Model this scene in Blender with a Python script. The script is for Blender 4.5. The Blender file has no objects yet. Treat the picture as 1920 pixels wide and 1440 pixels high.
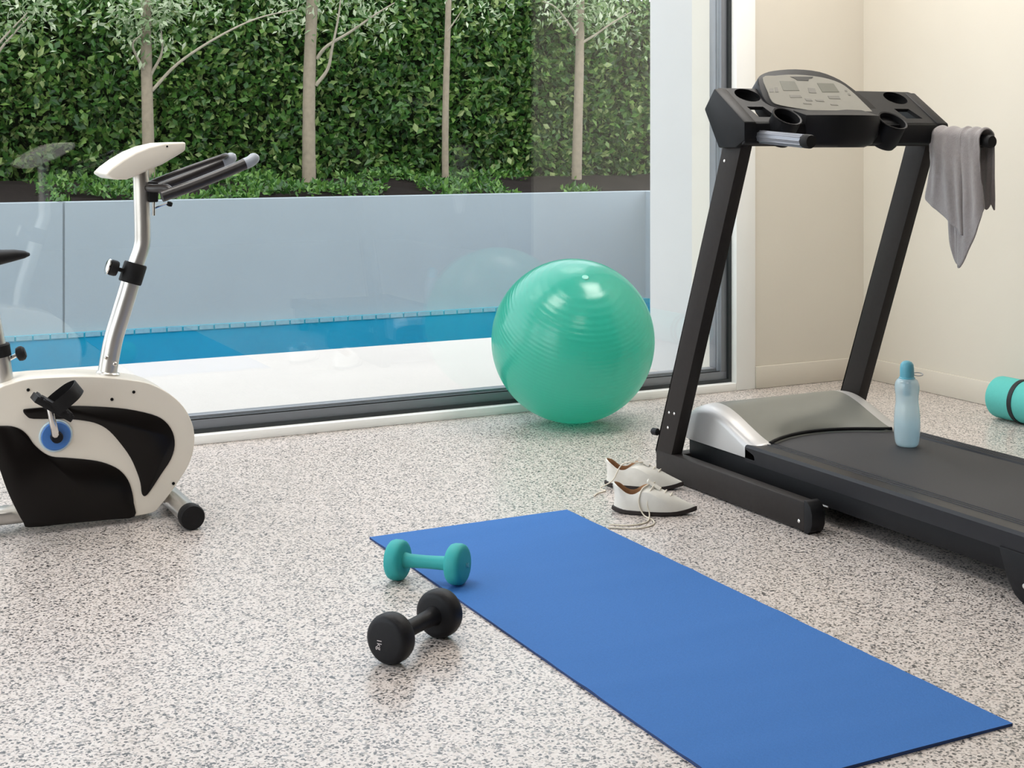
import bpy, bmesh, math, random
from mathutils import Vector, Matrix, noise
random.seed(7)
SC = bpy.context.scene
COL = SC.collection
V = Vector
PI = math.pi

# ------------------------------------------------------------------ camera model
F, PX, PY, H, A = 2589.0, 960.0, 268.0, 1.10, math.radians(27.19)
ca, sa = math.cos(A), math.sin(A)
def ray(px, py):
    c = (px-PX)/F
    return V((c*ca+sa, -c*sa+ca, -(py-PY)/F))
EYE = V((0, 0, H))
def atX(px, py, X): r = ray(px, py); return EYE + r*(X/r.x)
def atY(px, py, Y): r = ray(px, py); return EYE + r*(Y/r.y)
def atZ(px, py, Z): r = ray(px, py); return EYE + r*((Z-H)/r.z)

# ------------------------------------------------------------------ materials
def nodes(m):
    m.use_nodes = True
    return m.node_tree.nodes, m.node_tree.links
def mat(name, col, rough=.5, metal=0., spec=.5, var=.06, vscale=18., bump=0., bscale=200., coat=0., **kw):
    m = bpy.data.materials.new(name); n, l = nodes(m)
    b = n['Principled BSDF']
    b.inputs['Roughness'].default_value = rough
    b.inputs['Metallic'].default_value = metal
    b.inputs['Specular IOR Level'].default_value = spec
    b.inputs['Coat Weight'].default_value = coat
    for k, v in kw.items(): b.inputs[k.replace('_', ' ')].default_value = v
    tc = n.new('ShaderNodeTexCoord')
    nz = n.new('ShaderNodeTexNoise'); nz.inputs['Scale'].default_value = vscale; nz.inputs['Detail'].default_value = 3
    l.new(tc.outputs['Object'], nz.inputs['Vector'])
    mx = n.new('ShaderNodeMix'); mx.data_type = 'RGBA'
    mx.inputs[6].default_value = tuple(c*(1-var) for c in col)+(1,)
    mx.inputs[7].default_value = tuple(min(1, c*(1+var)) for c in col)+(1,)
    l.new(nz.outputs['Fac'], mx.inputs[0]); l.new(mx.outputs[2], b.inputs['Base Color'])
    if bump:
        n2 = n.new('ShaderNodeTexNoise'); n2.inputs['Scale'].default_value = bscale; n2.inputs['Detail'].default_value = 2
        l.new(tc.outputs['Object'], n2.inputs['Vector'])
        bp = n.new('ShaderNodeBump'); bp.inputs['Strength'].default_value = bump; bp.inputs['Distance'].default_value = .002
        l.new(n2.outputs['Fac'], bp.inputs['Height']); l.new(bp.outputs['Normal'], b.inputs['Normal'])
    return m

def floor_mat():
    m = bpy.data.materials.new('speckled_rubber'); n, l = nodes(m); b = n['Principled BSDF']
    tc = n.new('ShaderNodeTexCoord')
    def flecks(scale, stops, rnd=1.):
        v = n.new('ShaderNodeTexVoronoi'); v.inputs['Scale'].default_value = scale; v.inputs['Randomness'].default_value = rnd
        l.new(tc.outputs['Object'], v.inputs['Vector'])
        s = n.new('ShaderNodeSeparateColor'); l.new(v.outputs['Color'], s.inputs[0])
        r = n.new('ShaderNodeValToRGB'); r.color_ramp.interpolation = 'CONSTANT'
        e = r.color_ramp.elements
        while len(e) < len(stops): e.new(.5)
        for k, (p, c) in enumerate(stops): e[k].position = p; e[k].color = tuple(c)+(1,)
        l.new(s.outputs[0], r.inputs[0])
        return r, s
    r1, s1 = flecks(245, [(0, (.058, .052, .048)), (.07, (.18, .163, .152)), (.15, (.34, .31, .288)), (.28, (.60, .53, .49)), (.66, (.67, .61, .57))])
    r2, s2 = flecks(175, [(0, (.05, .05, .052)), (.5, (.26, .25, .245)), (.8, (.42, .37, .33))])
    lt = n.new('ShaderNodeMath'); lt.operation = 'LESS_THAN'; lt.inputs[1].default_value = .13
    l.new(s2.outputs[1], lt.inputs[0])
    mx = n.new('ShaderNodeMix'); mx.data_type = 'RGBA'
    l.new(lt.outputs[0], mx.inputs[0]); l.new(r1.outputs[0], mx.inputs[6]); l.new(r2.outputs[0], mx.inputs[7])
    l.new(mx.outputs[2], b.inputs['Base Color'])
    b.inputs['Roughness'].default_value = .3
    b.inputs['Specular IOR Level'].default_value = .55
    nz = n.new('ShaderNodeTexNoise'); nz.inputs['Scale'].default_value = 160; nz.inputs['Detail'].default_value = 1
    l.new(tc.outputs['Object'], nz.inputs['Vector'])
    bp = n.new('ShaderNodeBump'); bp.inputs['Strength'].default_value = .12; bp.inputs['Distance'].default_value = .002
    l.new(nz.outputs['Fac'], bp.inputs['Height']); l.new(bp.outputs['Normal'], b.inputs['Normal'])
    return m

def facing_mix(n, l, f0):
    """Schlick reflectance of one clear surface, the same from both sides"""
    lw = n.new('ShaderNodeLayerWeight'); lw.inputs[0].default_value = .5
    pw = n.new('ShaderNodeMath'); pw.operation = 'POWER'; pw.inputs[1].default_value = 5.; l.new(lw.outputs['Facing'], pw.inputs[0])
    ma = n.new('ShaderNodeMath'); ma.operation = 'MULTIPLY_ADD'; ma.inputs[1].default_value = 1-f0; ma.inputs[2].default_value = f0
    l.new(pw.outputs[0], ma.inputs[0]); return ma.outputs[0]
def glass_mat(name, tint=(.97, .985, .98), ior=1.5, rough=0., fac=None):
    m = bpy.data.materials.new(name); n, l = nodes(m); n.remove(n['Principled BSDF'])
    out = n['Material Output']
    t = n.new('ShaderNodeBsdfTransparent'); t.inputs[0].default_value = tuple(tint)+(1,)
    g = n.new('ShaderNodeBsdfGlossy'); g.inputs['Roughness'].default_value = rough
    mx = n.new('ShaderNodeMixShader')
    if fac is None: l.new(facing_mix(n, l, ((ior-1)/(ior+1))**2), mx.inputs[0])
    else: mx.inputs[0].default_value = fac
    l.new(t.outputs[0], mx.inputs[1]); l.new(g.outputs[0], mx.inputs[2]); l.new(mx.outputs[0], out.inputs[0])
    return m

def leaf_mat(name, stops, trans=.35, rough=.4):
    m = bpy.data.materials.new(name); n, l = nodes(m); b = n['Principled BSDF']; out = n['Material Output']
    g = n.new('ShaderNodeNewGeometry')
    r = n.new('ShaderNodeValToRGB'); e = r.color_ramp.elements
    while len(e) < len(stops): e.new(.5)
    for k, (p, c) in enumerate(stops): e[k].position = p; e[k].color = tuple(c)+(1,)
    l.new(g.outputs['Random Per Island'], r.inputs[0])
    l.new(r.outputs[0], b.inputs['Base Color']); b.inputs['Roughness'].default_value = rough
    t = n.new('ShaderNodeBsdfTranslucent'); l.new(r.outputs[0], t.inputs[0])
    mx = n.new('ShaderNodeMixShader'); mx.inputs[0].default_value = trans
    l.new(b.outputs[0], mx.inputs[1]); l.new(t.outputs[0], mx.inputs[2]); l.new(mx.outputs[0], out.inputs[0])
    return m

def ball_mat():
    m = bpy.data.materials.new('translucent_teal_vinyl'); n, l = nodes(m); b = n['Principled BSDF']; out = n['Material Output']
    tc = n.new('ShaderNodeTexCoord')
    sp = n.new('ShaderNodeSeparateXYZ'); l.new(tc.outputs['Object'], sp.inputs[0])
    # fine moulded rings round the plug axis (object z)
    mu = n.new('ShaderNodeMath'); mu.operation = 'MULTIPLY'; mu.inputs[1].default_value = 420.
    l.new(sp.outputs['Z'], mu.inputs[0])
    si = n.new('ShaderNodeMath'); si.operation = 'SINE'; l.new(mu.outputs[0], si.inputs[0])
    nz = n.new('ShaderNodeTexNoise'); nz.inputs['Scale'].default_value = 60.; l.new(tc.outputs['Object'], nz.inputs['Vector'])
    ad = n.new('ShaderNodeMath'); ad.operation = 'MULTIPLY'; l.new(si.outputs[0], ad.inputs[0]); l.new(nz.outputs['Fac'], ad.inputs[1])
    bp = n.new('ShaderNodeBump'); bp.inputs['Strength'].default_value = .38; bp.inputs['Distance'].default_value = .002
    l.new(ad.outputs[0], bp.inputs['Height'])
    col = (.045, .41, .335, 1)
    b.inputs['Base Color'].default_value = col
    b.inputs['Roughness'].default_value = .24; b.inputs['Specular IOR Level'].default_value = .7
    b.inputs['Coat Weight'].default_value = .6; b.inputs['Coat Roughness'].default_value = .14
    l.new(bp.outputs['Normal'], b.inputs['Normal'])
    t = n.new('ShaderNodeBsdfTranslucent'); t.inputs[0].default_value = (.22, .88, .70, 1)
    mx = n.new('ShaderNodeMixShader'); mx.inputs[0].default_value = .45
    l.new(b.outputs[0], mx.inputs[1]); l.new(t.outputs[0], mx.inputs[2])
    l.new(mx.outputs[0], out.inputs[0])
    return m

def tile_mat(name, c1, c2, scale, rough=.3, mortar=(.5, .6, .62), ms=.03):
    m = bpy.data.materials.new(name); n, l = nodes(m); b = n['Principled BSDF']
    tc = n.new('ShaderNodeTexCoord'); mp = n.new('ShaderNodeMapping'); l.new(tc.outputs['Object'], mp.inputs[0])
    return m, n, l, b, tc

def plaster_mat(name, col, var=.04, scale=2.2, rough=.8, spec=.25):
    return mat(name, col, rough, 0, spec, var, scale, .08, 90)

M = {}
M['floor'] = floor_mat()
M['wall'] = plaster_mat('cream_paint', (.67, .625, .545))
M['base'] = plaster_mat('cream_skirting_paint', (.65, .60, .52), rough=.5)
M['white'] = plaster_mat('white_gloss_paint', (.90, .90, .88), rough=.4)
M['ceil'] = plaster_mat('ceiling_white', (.85, .84, .81))
M['dim'] = plaster_mat('dim_room_dark', (.09, .08, .07))  # dimness of the unseen room end and hall put into the colour
M['alu'] = mat('grey_anodised_aluminium', (.21, .222, .245), .4, .25)
M['aludark'] = mat('dark_window_gasket', (.018, .022, .024), .45)
M['glass'] = glass_mat('window_glass', ior=1.75)
M['deck'] = mat('pale_stone_paving', (.52, .485, .45), .65, 0, .3, .05, 3., .1, 120)
M['render'] = plaster_mat('white_render', (.55, .545, .54), .03)
M['creflect'] = plaster_mat('cream_wall_reflection', (.64, .60, .53), .03)  # cream of the inside wall's reflection, painted on the pier
M['concrete'] = mat('pale_blue_grey_render', (.30, .345, .375), .8, 0, .2, .07, 1.6, .15, 60)
M['soil'] = mat('dark_mulch', (.012, .009, .008), .9, 0, .1, .5, 40., .8, 60)
M['bark'] = mat('pale_grey_bark', (.235, .20, .15), .8, 0, .2, .3, 30., .5, 60)
M['twig'] = mat('pale_twig_bark', (.30, .27, .21), .8, 0, .2, .25, 30.)
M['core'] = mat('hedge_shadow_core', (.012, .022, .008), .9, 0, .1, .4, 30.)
M['hedge'] = leaf_mat('hedge_leaf', [(0, (.018, .065, .014)), (.3, (.04, .125, .022)), (.62, (.085, .20, .035)), (.84, (.18, .30, .07)), (1, (.34, .42, .17))], .4, .35)
M['cover'] = leaf_mat('ground_cover_leaf', [(0, (.02, .07, .012)), (.5, (.055, .16, .025)), (1, (.16, .30, .06))], .3, .4)
M['treeleaf'] = leaf_mat('pale_tree_leaf', [(0, (.12, .22, .08)), (.5, (.27, .36, .19)), (1, (.55, .60, .44))], .35, .4)
M['pool'] = mat('blue_pool_mosaic', (.02, .33, .44), .3, 0, .5, .12, 6.)
M['poolband'] = mat('pool_waterline_tile', (.20, .36, .42), .25, 0, .5, .2, 50.)
M['water'] = glass_mat('pool_water', tint=(.55, .90, 1.0), ior=1.10, rough=.08, fac=.06)
M['ball'] = ball_mat()
M['plug'] = mat('pale_teal_plug', (.25, .62, .52), .4)
M['bluemat'] = mat('blue_foam_mat', (.038, .15, .43), .75, 0, .25, .10, 160., .35, 260)
M['matshade'] = mat('shaded_blue_foam', (.02, .05, .16), .8)  # mat foam darkened, shade on the edges painted in
M['teal'] = mat('teal_neoprene', (.03, .36, .36), .55, 0, .35, .05, 60., .12, 300)
M['blackneo'] = mat('black_neoprene', (.010, .010, .012), .5, 0, .25, .1, 60., .12, 300)
M['print'] = mat('pale_print', (.62, .55, .55), .6)
M['print2'] = mat('teal_print', (.16, .5, .55), .6)
M['roll'] = mat('mint_foam', (.11, .50, .46), .7, 0, .3, .06, 120., .2, 260)
M['strap'] = mat('black_elastic', (.008, .012, .014), .6)
M['chrome'] = mat('chromed_steel', (.72, .70, .67), .16, 1., .5, .03, 30.)
M['satin'] = mat('satin_steel', (.62, .60, .57), .3, .85, .5, .05, 30.)
M['bikewhite'] = mat('white_plastic', (.84, .775, .675), .3, 0, .5, .02, 20.)
M['bikeblack'] = mat('gloss_black_plastic', (.006, .0045, .004), .3, 0, .22, .1, 20.)
M['rubber'] = mat('black_rubber', (.011, .0105, .011), .6, 0, .22, .15, 80., .15, 300)
M['foam'] = mat('black_grip_foam', (.02, .016, .016), .38, 0, .6, .15, 90.)
M['blue'] = mat('blue_plastic', (.06, .20, .56), .4)
M['paleblue'] = mat('pale_blue_plastic', (.52, .66, .74), .4)
M['grey'] = mat('grey_plastic', (.34, .37, .42), .4)
M['steelblack'] = mat('black_powder_coat', (.032, .028, .0265), .5, 0, .15, .15, 60., .08, 400)
M['plasticblack'] = mat('black_textured_plastic', (.010, .010, .0115), .5, 0, .22, .15, 60., .1, 400)
M['hole'] = mat('black_plastic_and_hole_shade', (.004, .004, .005), .6, 0, .2)  # near-black plastic, also paints the shade inside holes and hollows
M['silver'] = mat('silver_plastic', (.52, .51, .50), .35, .35, .5, .03, 12.)
M['hood'] = mat('grey_satin_plastic', (.20, .205, .185), .32, .25, .5, .03, 12.)
M['grip'] = mat('grey_metal_grip', (.24, .25, .28), .35, .6)
M['belt'] = mat('charcoal_belt', (.042, .042, .046), .62, 0, .4, .12, 220., .2, 500)
M['tread'] = mat('black_ribbed_plastic', (.016, .016, .019), .4, 0, .3, .1, 60.)
M['panel'] = mat('grey_membrane_panel', (.40, .385, .34), .6, 0, .15, .05, 30.)
M['paneldark'] = mat('grey_green_display', (.20, .20, .165), .35)
M['panelmid'] = mat('dim_button_grey', (.26, .25, .22), .5)
M['ink'] = mat('dark_ink', (.04, .04, .035), .5)
M['red'] = mat('dusty_red_plastic', (.45, .16, .15), .5)
M['towel'] = mat('grey_terry_cloth', (.335, .305, .30), .95, 0, .1, .12, 90., .9, 380, Sheen_Weight=.4)
M['shoe'] = mat('off_white_leather', (.74, .72, .66), .5, 0, .35, .06, 40., .15, 160)
M['shoein'] = mat('tan_lining', (.30, .165, .085), .8, 0, .2, .3, 60.)
M['lace'] = mat('cream_lace', (.72, .66, .55), .8)
M['sole'] = mat('dark_sole_rubber', (.016, .010, .009), .6)
M['btl'] = None
def bottle_mats():
    m = bpy.data.materials.new('clear_blue_plastic'); n, l = nodes(m); n.remove(n['Principled BSDF']); out = n['Material Output']
    t = n.new('ShaderNodeBsdfTransparent'); t.inputs[0].default_value = (.94, .985, 1.0, 1)
    d = n.new('ShaderNodeBsdfTranslucent'); d.inputs[0].default_value = (.90, .98, 1.0, 1)
    df = n.new('ShaderNodeBsdfDiffuse'); df.inputs[0].default_value = (.90, .98, 1.0, 1)
    g = n.new('ShaderNodeBsdfGlossy'); g.inputs['Roughness'].default_value = .08
    a = n.new('ShaderNodeMixShader'); a.inputs[0].default_value = .5
    l.new(d.outputs[0], a.inputs[1]); l.new(df.outputs[0], a.inputs[2])
    b2 = n.new('ShaderNodeMixShader'); b2.inputs[0].default_value = .42
    l.new(t.outputs[0], b2.inputs[1]); l.new(a.outputs[0], b2.inputs[2])
    mx = n.new('ShaderNodeMixShader'); l.new(facing_mix(n, l, .04), mx.inputs[0])
    l.new(b2.outputs[0], mx.inputs[1]); l.new(g.outputs[0], mx.inputs[2]); l.new(mx.outputs[0], out.inputs[0])
    return m
M['btl'] = bottle_mats()
M['btlwater'] = glass_mat('bottle_water', tint=(.86, .95, .995), ior=1.2)
M['cap'] = mat('blue_cap_plastic', (.13, .43, .55), .35, 0, .5, .05, 40.)

# ------------------------------------------------------------------ object helpers
OFF = {}
def link(name, me, m, parent=None, origin=None, label=None):
    o = bpy.data.objects.new(name, me); COL.objects.link(o)
    if m is not None: me.materials.append(m)
    base = OFF.get(parent.name, V((0, 0, 0))) if parent else V((0, 0, 0))
    if len(me.vertices):
        if origin is None:
            xs = [v.co for v in me.vertices]
            lo = V((min(c.x for c in xs), min(c.y for c in xs), min(c.z for c in xs)))
            hi = V((max(c.x for c in xs), max(c.y for c in xs), max(c.z for c in xs)))
            origin = (lo+hi)/2
            if parent is None: origin.z = lo.z
        me.transform(Matrix.Translation(-origin))
    o.location = origin-base
    if parent: o.parent = parent
    OFF[o.name] = origin.copy()
    if label: o['label'] = label
    return o
def tag(o, label, cat, group=None, kind=None):
    o['label'] = label; o['category'] = cat
    if group: o['group'] = group
    if kind: o['kind'] = kind
    return o
def struct(o, label=None, cat=None):
    o['kind'] = 'structure'
    if label: o['label'] = label
    if cat: o['category'] = cat
    return o
def empty(name, loc):
    o = bpy.data.objects.new(name, None); COL.objects.link(o); o.location = loc; o.empty_display_size = .1
    OFF[o.name] = V(loc); return o

class MB:
    def __init__(s): s.bm = bmesh.new()
    def add(s, verts, faces):
        vs = [s.bm.verts.new(v) for v in verts]
        for f in faces:
            try: s.bm.faces.new([vs[i] for i in f])
            except ValueError: pass
        return vs
    def box(s, x0, x1, y0, y1, z0, z1):
        s.add([(x, y, z) for z in (z0, z1) for y in (y0, y1) for x in (x0, x1)],
              [(0, 2, 3, 1), (4, 5, 7, 6), (0, 1, 5, 4), (2, 6, 7, 3), (0, 4, 6, 2), (1, 3, 7, 5)]); return s
    def obox(s, c, ax, ay, az, hx, hy, hz):
        c = V(c); P = []
        for k in (-1, 1):
            for j in (-1, 1):
                for i in (-1, 1): P.append(c+ax*(hx*i)+ay*(hy*j)+az*(hz*k))
        s.add(P, [(0, 2, 3, 1), (4, 5, 7, 6), (0, 1, 5, 4), (2, 6, 7, 3), (0, 4, 6, 2), (1, 3, 7, 5)]); return s
    def prism(s, pts, d):
        """closed outline pts (3D) swept by vector d"""
        n = len(pts); d = V(d); pts = [V(p) for p in pts]
        s.add(pts+[p+d for p in pts], [tuple(range(n))[::-1], tuple(range(n, 2*n))]+[(i, (i+1) % n, n+(i+1) % n, n+i) for i in range(n)]); return s
    def tube(s, path, r, seg=16, cap=True, flat=1., up=(0, 0, 1)):
        path = [V(p) for p in path]; n = len(path)
        rs = r if isinstance(r, (list, tuple)) else [r]*n
        rings = []; ref = V(up)
        for i, p in enumerate(path):
            t = (path[min(i+1, n-1)]-path[max(i-1, 0)]).normalized()
            a = t.cross(ref)
            if a.length < 1e-3: a = t.cross(V((1, 0, 0)))
            a.normalize(); b = a.cross(t).normalized()
            rings.append([s.bm.verts.new(p+a*(math.cos(2*PI*k/seg)*rs[i])+b*(math.sin(2*PI*k/seg)*rs[i]*flat)) for k in range(seg)])
        for i in range(n-1):
            for k in range(seg):
                s.bm.faces.new((rings[i][k], rings[i][(k+1) % seg], rings[i+1][(k+1) % seg], rings[i+1][k]))
        if cap:
            s.bm.faces.new(rings[0][::-1]); s.bm.faces.new(rings[-1])
        return s
    def lathe(s, prof, c=(0, 0, 0), axis=(0, 0, 1), seg=32, cap=True):
        """prof = [(r, h)] along axis from c"""
        q = V((0, 0, 1)).rotation_difference(V(axis).normalized()); c = V(c); rings = []
        for r, h in prof:
            if r < 1e-6: rings.append([s.bm.verts.new(c+q @ V((0, 0, h)))])
            else: rings.append([s.bm.verts.new(c+q @ V((r*math.cos(2*PI*k/seg), r*math.sin(2*PI*k/seg), h))) for k in range(seg)])
        for a, b in zip(rings, rings[1:]):
            for k in range(seg):
                k2 = (k+1) % seg
                if len(a) == 1 and len(b) == 1: continue
                if len(a) == 1: f = (a[0], b[k2], b[k])
                elif len(b) == 1: f = (a[k], a[k2], b[0])
                else: f = (a[k], a[k2], b[k2], b[k])
                s.bm.faces.new(f)
        if cap:
            if len(rings[0]) > 1: s.bm.faces.new(rings[0][::-1])
            if len(rings[-1]) > 1: s.bm.faces.new(rings[-1])
        return s
    def bevel(s, w, seg=2, ang=30):
        s.bm.normal_update(); bmesh.ops.recalc_face_normals(s.bm, faces=s.bm.faces)
        es = [e for e in s.bm.edges if len(e.link_faces) == 2 and e.calc_face_angle(0) > math.radians(ang)]
        bmesh.ops.bevel(s.bm, geom=es, offset=w, segments=seg, affect='EDGES', profile=.5, clamp_overlap=True)
        return s
    def build(s, name, m, parent=None, label=None, origin=None, smooth=True, recalc=True, sharp=38):
        if recalc: bmesh.ops.recalc_face_normals(s.bm, faces=s.bm.faces)
        me = bpy.data.meshes.new(name); s.bm.to_mesh(me); s.bm.free()
        if smooth and len(me.polygons):
            me.shade_smooth(); me.set_sharp_from_angle(angle=math.radians(sharp))
        return link(name, me, m, parent, origin, label)

def text_mesh(s, size, ext=.0004):
    cu = bpy.data.curves.new('t', 'FONT'); cu.body = s; cu.size = size; cu.align_x = 'CENTER'; cu.align_y = 'CENTER'; cu.extrude = ext
    o = bpy.data.objects.new('t', cu); COL.objects.link(o)
    dg = bpy.context.evaluated_depsgraph_get()
    me = bpy.data.meshes.new_from_object(o.evaluated_get(dg))
    bpy.data.objects.remove(o); bpy.data.curves.remove(cu)
    return me
def boolean_cut(o, cutter_mb):
    cutter_mb.bm.normal_update(); bmesh.ops.recalc_face_normals(cutter_mb.bm, faces=cutter_mb.bm.faces)
    cm = bpy.data.meshes.new('c'); cutter_mb.bm.to_mesh(cm); cutter_mb.bm.free()
    c = bpy.data.objects.new('c', cm); COL.objects.link(c)
    md = o.modifiers.new('b', 'BOOLEAN'); md.operation = 'DIFFERENCE'; md.object = c; md.solver = 'EXACT'
    bpy.context.view_layer.update()
    dg = bpy.context.evaluated_depsgraph_get()
    me = bpy.data.meshes.new_from_object(o.evaluated_get(dg))
    o.modifiers.clear(); o.data = me
    bpy.data.objects.remove(c)

def smooth_closed(pts, n=6):
    """Catmull-Rom through a closed 2D outline"""
    out = []; m = len(pts)
    for i in range(m):
        p0, p1, p2, p3 = (V(pts[(i+k-1) % m]) for k in range(4))
        for k in range(n):
            t = k/n
            out.append(.5*((2*p1)+(p2-p0)*t+(2*p0-5*p1+4*p2-p3)*t*t+(3*p1-p0-3*p2+p3)*t**3))
    return out
def smooth_open(pts, n=8):
    pts = [V(p) for p in pts]; P = [2*pts[0]-pts[1]]+pts+[2*pts[-1]-pts[-2]]; out = []
    for i in range(1, len(P)-2):
        p0, p1, p2, p3 = P[i-1:i+3]
        for k in range(n):
            t = k/n
            out.append(.5*((2*p1)+(p2-p0)*t+(2*p0-5*p1+4*p2-p3)*t*t+(3*p1-p0-3*p2+p3)*t**3))
    out.append(pts[-1]); return out

# ================================================================== THE ROOM
XR, XL, YB, YF, ZC = 4.42, -1.9, 5.0, -4.6, 3.05
ZH = 2.85   # head of the openings
JX0, JX1 = 3.685, 3.79           # right jamb of the opening
o = MB().box(XL-.1, XR+1.8, YF-.1, YB, -.12, 0).build('floor', M['floor'], smooth=False); struct(o, 'grey speckled rubber floor', 'floor')
o = MB().box(XL-.1, XR+1.8, YF-.1, YB+.12, ZC, ZC+.15).build('ceiling', M['ceil'], smooth=False); struct(o)
o = MB().box(JX1, XR+.12, YB, YB+.15, -.1, ZC).build('wall_back', M['wall'], smooth=False); struct(o, 'short cream wall right of the window', 'wall')
o = MB().box(XR, XR+.12, 1.83, YB, -.1, ZC).build('wall_right', M['wall'], smooth=False); struct(o, 'cream wall behind the treadmill', 'wall')
o = MB().box(XR+.12, XR+1.8, YF, YF+6.43, -.1, ZC)
o = MB().box(XR+1.7, XR+1.8, YF, 1.95, -.1, ZC).box(XR+.12, XR+1.8, 1.95, 2.05, -.1, ZC).build('wall_hall', M['dim'], smooth=False); struct(o)
LY0, LY1 = .9, 4.7
o = MB().box(XL-.12, XL, YF, LY0, -.1, ZC).box(XL-.12, XL, LY1, YB+.15, -.1, ZC).box(XL-.12, XL, LY0, LY1, ZH, ZC).build('wall_left', M['ceil'], smooth=False); struct(o)
w2 = empty('window_fill', (XL-.06, (LY0+LY1)/2, 0)); struct(w2, 'unseen side window added in the left wall for daylight', 'window')  # added out of view to bring daylight in from the left
MB().box(XL-.09, XL-.03, LY0, LY0+.05, 0, ZH).box(XL-.09, XL-.03, LY1-.05, LY1, 0, ZH).box(XL-.09, XL-.03, LY0+.05, LY1-.05, 0, .05).box(XL-.09, XL-.03, LY0+.05, LY1-.05, ZH-.05, ZH).build('window_frame', M['alu'], w2, smooth=False)
MB().box(XL-.065, XL-.055, LY0+.05, LY1-.05, .05, ZH-.05).build('pane', M['glass'], w2, smooth=False)
o = MB().box(XL-6, XL-.12, YF, YB+.15, -.2, -.01).build('side_paving', M['deck'], smooth=False); struct(o)
o = MB().box(XL-.1, XR+1.8, YF-.12, YF, -.1, ZC).build('wall_front', M['dim'], smooth=False); struct(o)
o = MB().box(XL, JX1, YB, YB+.15, ZH, ZC).build('wall_window_head', M['ceil'], smooth=False); struct(o)
# skirtings
o = MB().box(JX1+.0, XR-.0005, YB-.012, YB-.0005, 0.0005, .10).bevel(.003, 2).build('baseboard_back', M['base']); struct(o)
o = MB().box(XR-.012, XR-.0005, 1.83, YB-.0125, 0.0005, .10).bevel(.003, 2).build('baseboard_right', M['base']); struct(o)
# white jamb and sill
o = MB().box(JX0, JX1, YB-.006, YB+.15, 0.0005, ZH).bevel(.003, 2).build('trim_jamb', M['white']); struct(o, 'white painted window jamb', 'trim')
o = MB().box(XL, JX0, YB-.006, YB+.036, 0.0005, .034).bevel(.003, 2).build('trim_sill', M['white']); struct(o, 'low white sill under the window', 'trim')

# window: frame, rails, pane
win = empty('window_1', (JX0-2.6, YB+.06, 0)); struct(win, 'floor to ceiling window with grey aluminium frame', 'window')
YG = 5.062
MB().box(XL, JX0, YB+.03, YB+.046, .034, .048).box(JX0-.016, JX0, YB+.03, YB+.046, .048, ZH).box(XL, JX0-.05, YB+.050, YB+.054, .079, .085).build('gasket', M['aludark'], win, 'black gasket', smooth=False)
fr = MB().box(XL, JX0, YB+.046, YB+.085, .0, .080).box(XL, JX0, YB+.046, YB+.085, ZH-.06, ZH)
fr.box(JX0-.045, JX0-.0, YB+.046, YB+.085, .080, ZH-.06)
fr.bevel(.003, 2).build('window_frame', M['alu'], win)
ou = MB().box(XL, JX0, YB+.100, YB+.15, .0, .088).box(JX0-.036, JX0, YB+.100, YB+.15, .088, ZH-.06).box(XL, JX0, YB+.1, YB+.15, ZH-.06, ZH)
ou.bevel(.003, 2).build('outer_frame', M['alu'], win)
MB().box(XL, JX0, YB+.085, YB+.100, .0, .046).box(JX0-.03, JX0, YB+.085, YB+.100, .046, ZH-.06).build('track_channel', M['aludark'], win, 'dark channel between the two tracks', smooth=False)
MB().box(XL, JX0-.045, YG-.006, YG+.012, .080, ZH-.06).build('pane', M['glass'], win, 'clear glass pane', smooth=False)

# ================================================================== OUTDOORS
PYN, PYF, PXR = 7.02, 8.24, 5.32
o = MB().box(-3.2, 6.4, YB+.15, PYN-.0, -.2, -.004).build('pool_deck', M['deck'], smooth=False); struct(o, 'pale stone paving between window and pool', 'paving')
o = MB().box(-3.2, PXR, PYN, PYF, -1.3, -1.25).box(-3.2, PXR, PYN-.0, PYN+.02, -1.25, -.02).box(-3.2, PXR, PYF, PYF+.06, -1.25, .0).box(PXR, PXR+.1, PYN, PYF+.06, -1.25, 0).box(-3.3, -3.2, PYN, PYF+.06, -1.3, 0).build('swimming_pool', M['pool'], smooth=False); struct(o, 'narrow blue tiled swimming pool beyond the deck', 'pool')
# waterline tile band: individual mosaic look is in the mesh
bd = MB()
x = -3.2
while x < PXR-.1:
    bd.box(x, x+.085, PYF-.006, PYF, -.022, .004); x += .095
o = bd.build('pool_tile_band', M['poolband'], smooth=False); struct(o, 'pale tile band along the far pool edge', 'tile band')
wm = MB()
nx, ny = 150, 22
vs = [[wm.bm.verts.new((-3.2+(PXR+3.2)*i/nx, PYN+.02+(PYF-PYN-.02)*j/ny, -.028+.006*noise.noise(V((i*.9, j*.9, 0))))) for j in range(ny+1)] for i in range(nx+1)]
for i in range(nx):
    for j in range(ny): wm.bm.faces.new((vs[i][j], vs[i+1][j], vs[i+1][j+1], vs[i][j+1]))
o = wm.build('pool_water', M['water']); struct(o, 'clear blue pool water', 'water')
WZ = .755
rw = MB().box(1.345+.006, 6.2, 8.3, 8.46, -.3, WZ).box(-3.2, 1.345-.006, 8.3, 8.46, -.3, WZ).box(1.33, 1.36, 8.312, 8.46, -.3, WZ)
o = rw.build('retaining_wall', M['concrete'], smooth=False); struct(o, 'pale grey rendered retaining wall behind the pool', 'wall')
o = MB().box(PXR+.01, PXR+.16, 5.75, 8.299, -.2, WZ).build('side_wall', M['concrete'], smooth=False); struct(o, 'grey return wall at the pool end', 'wall')
o = MB().box(3.688, 4.25, YB+.151, 5.70, -.2, 3.1).build('outside_pier', M['render'], smooth=False); struct(o, 'white rendered pier outside the window', 'pier')
o = MB().box(3.682, 3.688, YB+.151, 5.335, -.003, 3.1).build('pier_reflection_strip', M['creflect'], smooth=False); struct(o)  # thin cream strip stands in for the wall's reflection in the glass
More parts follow.
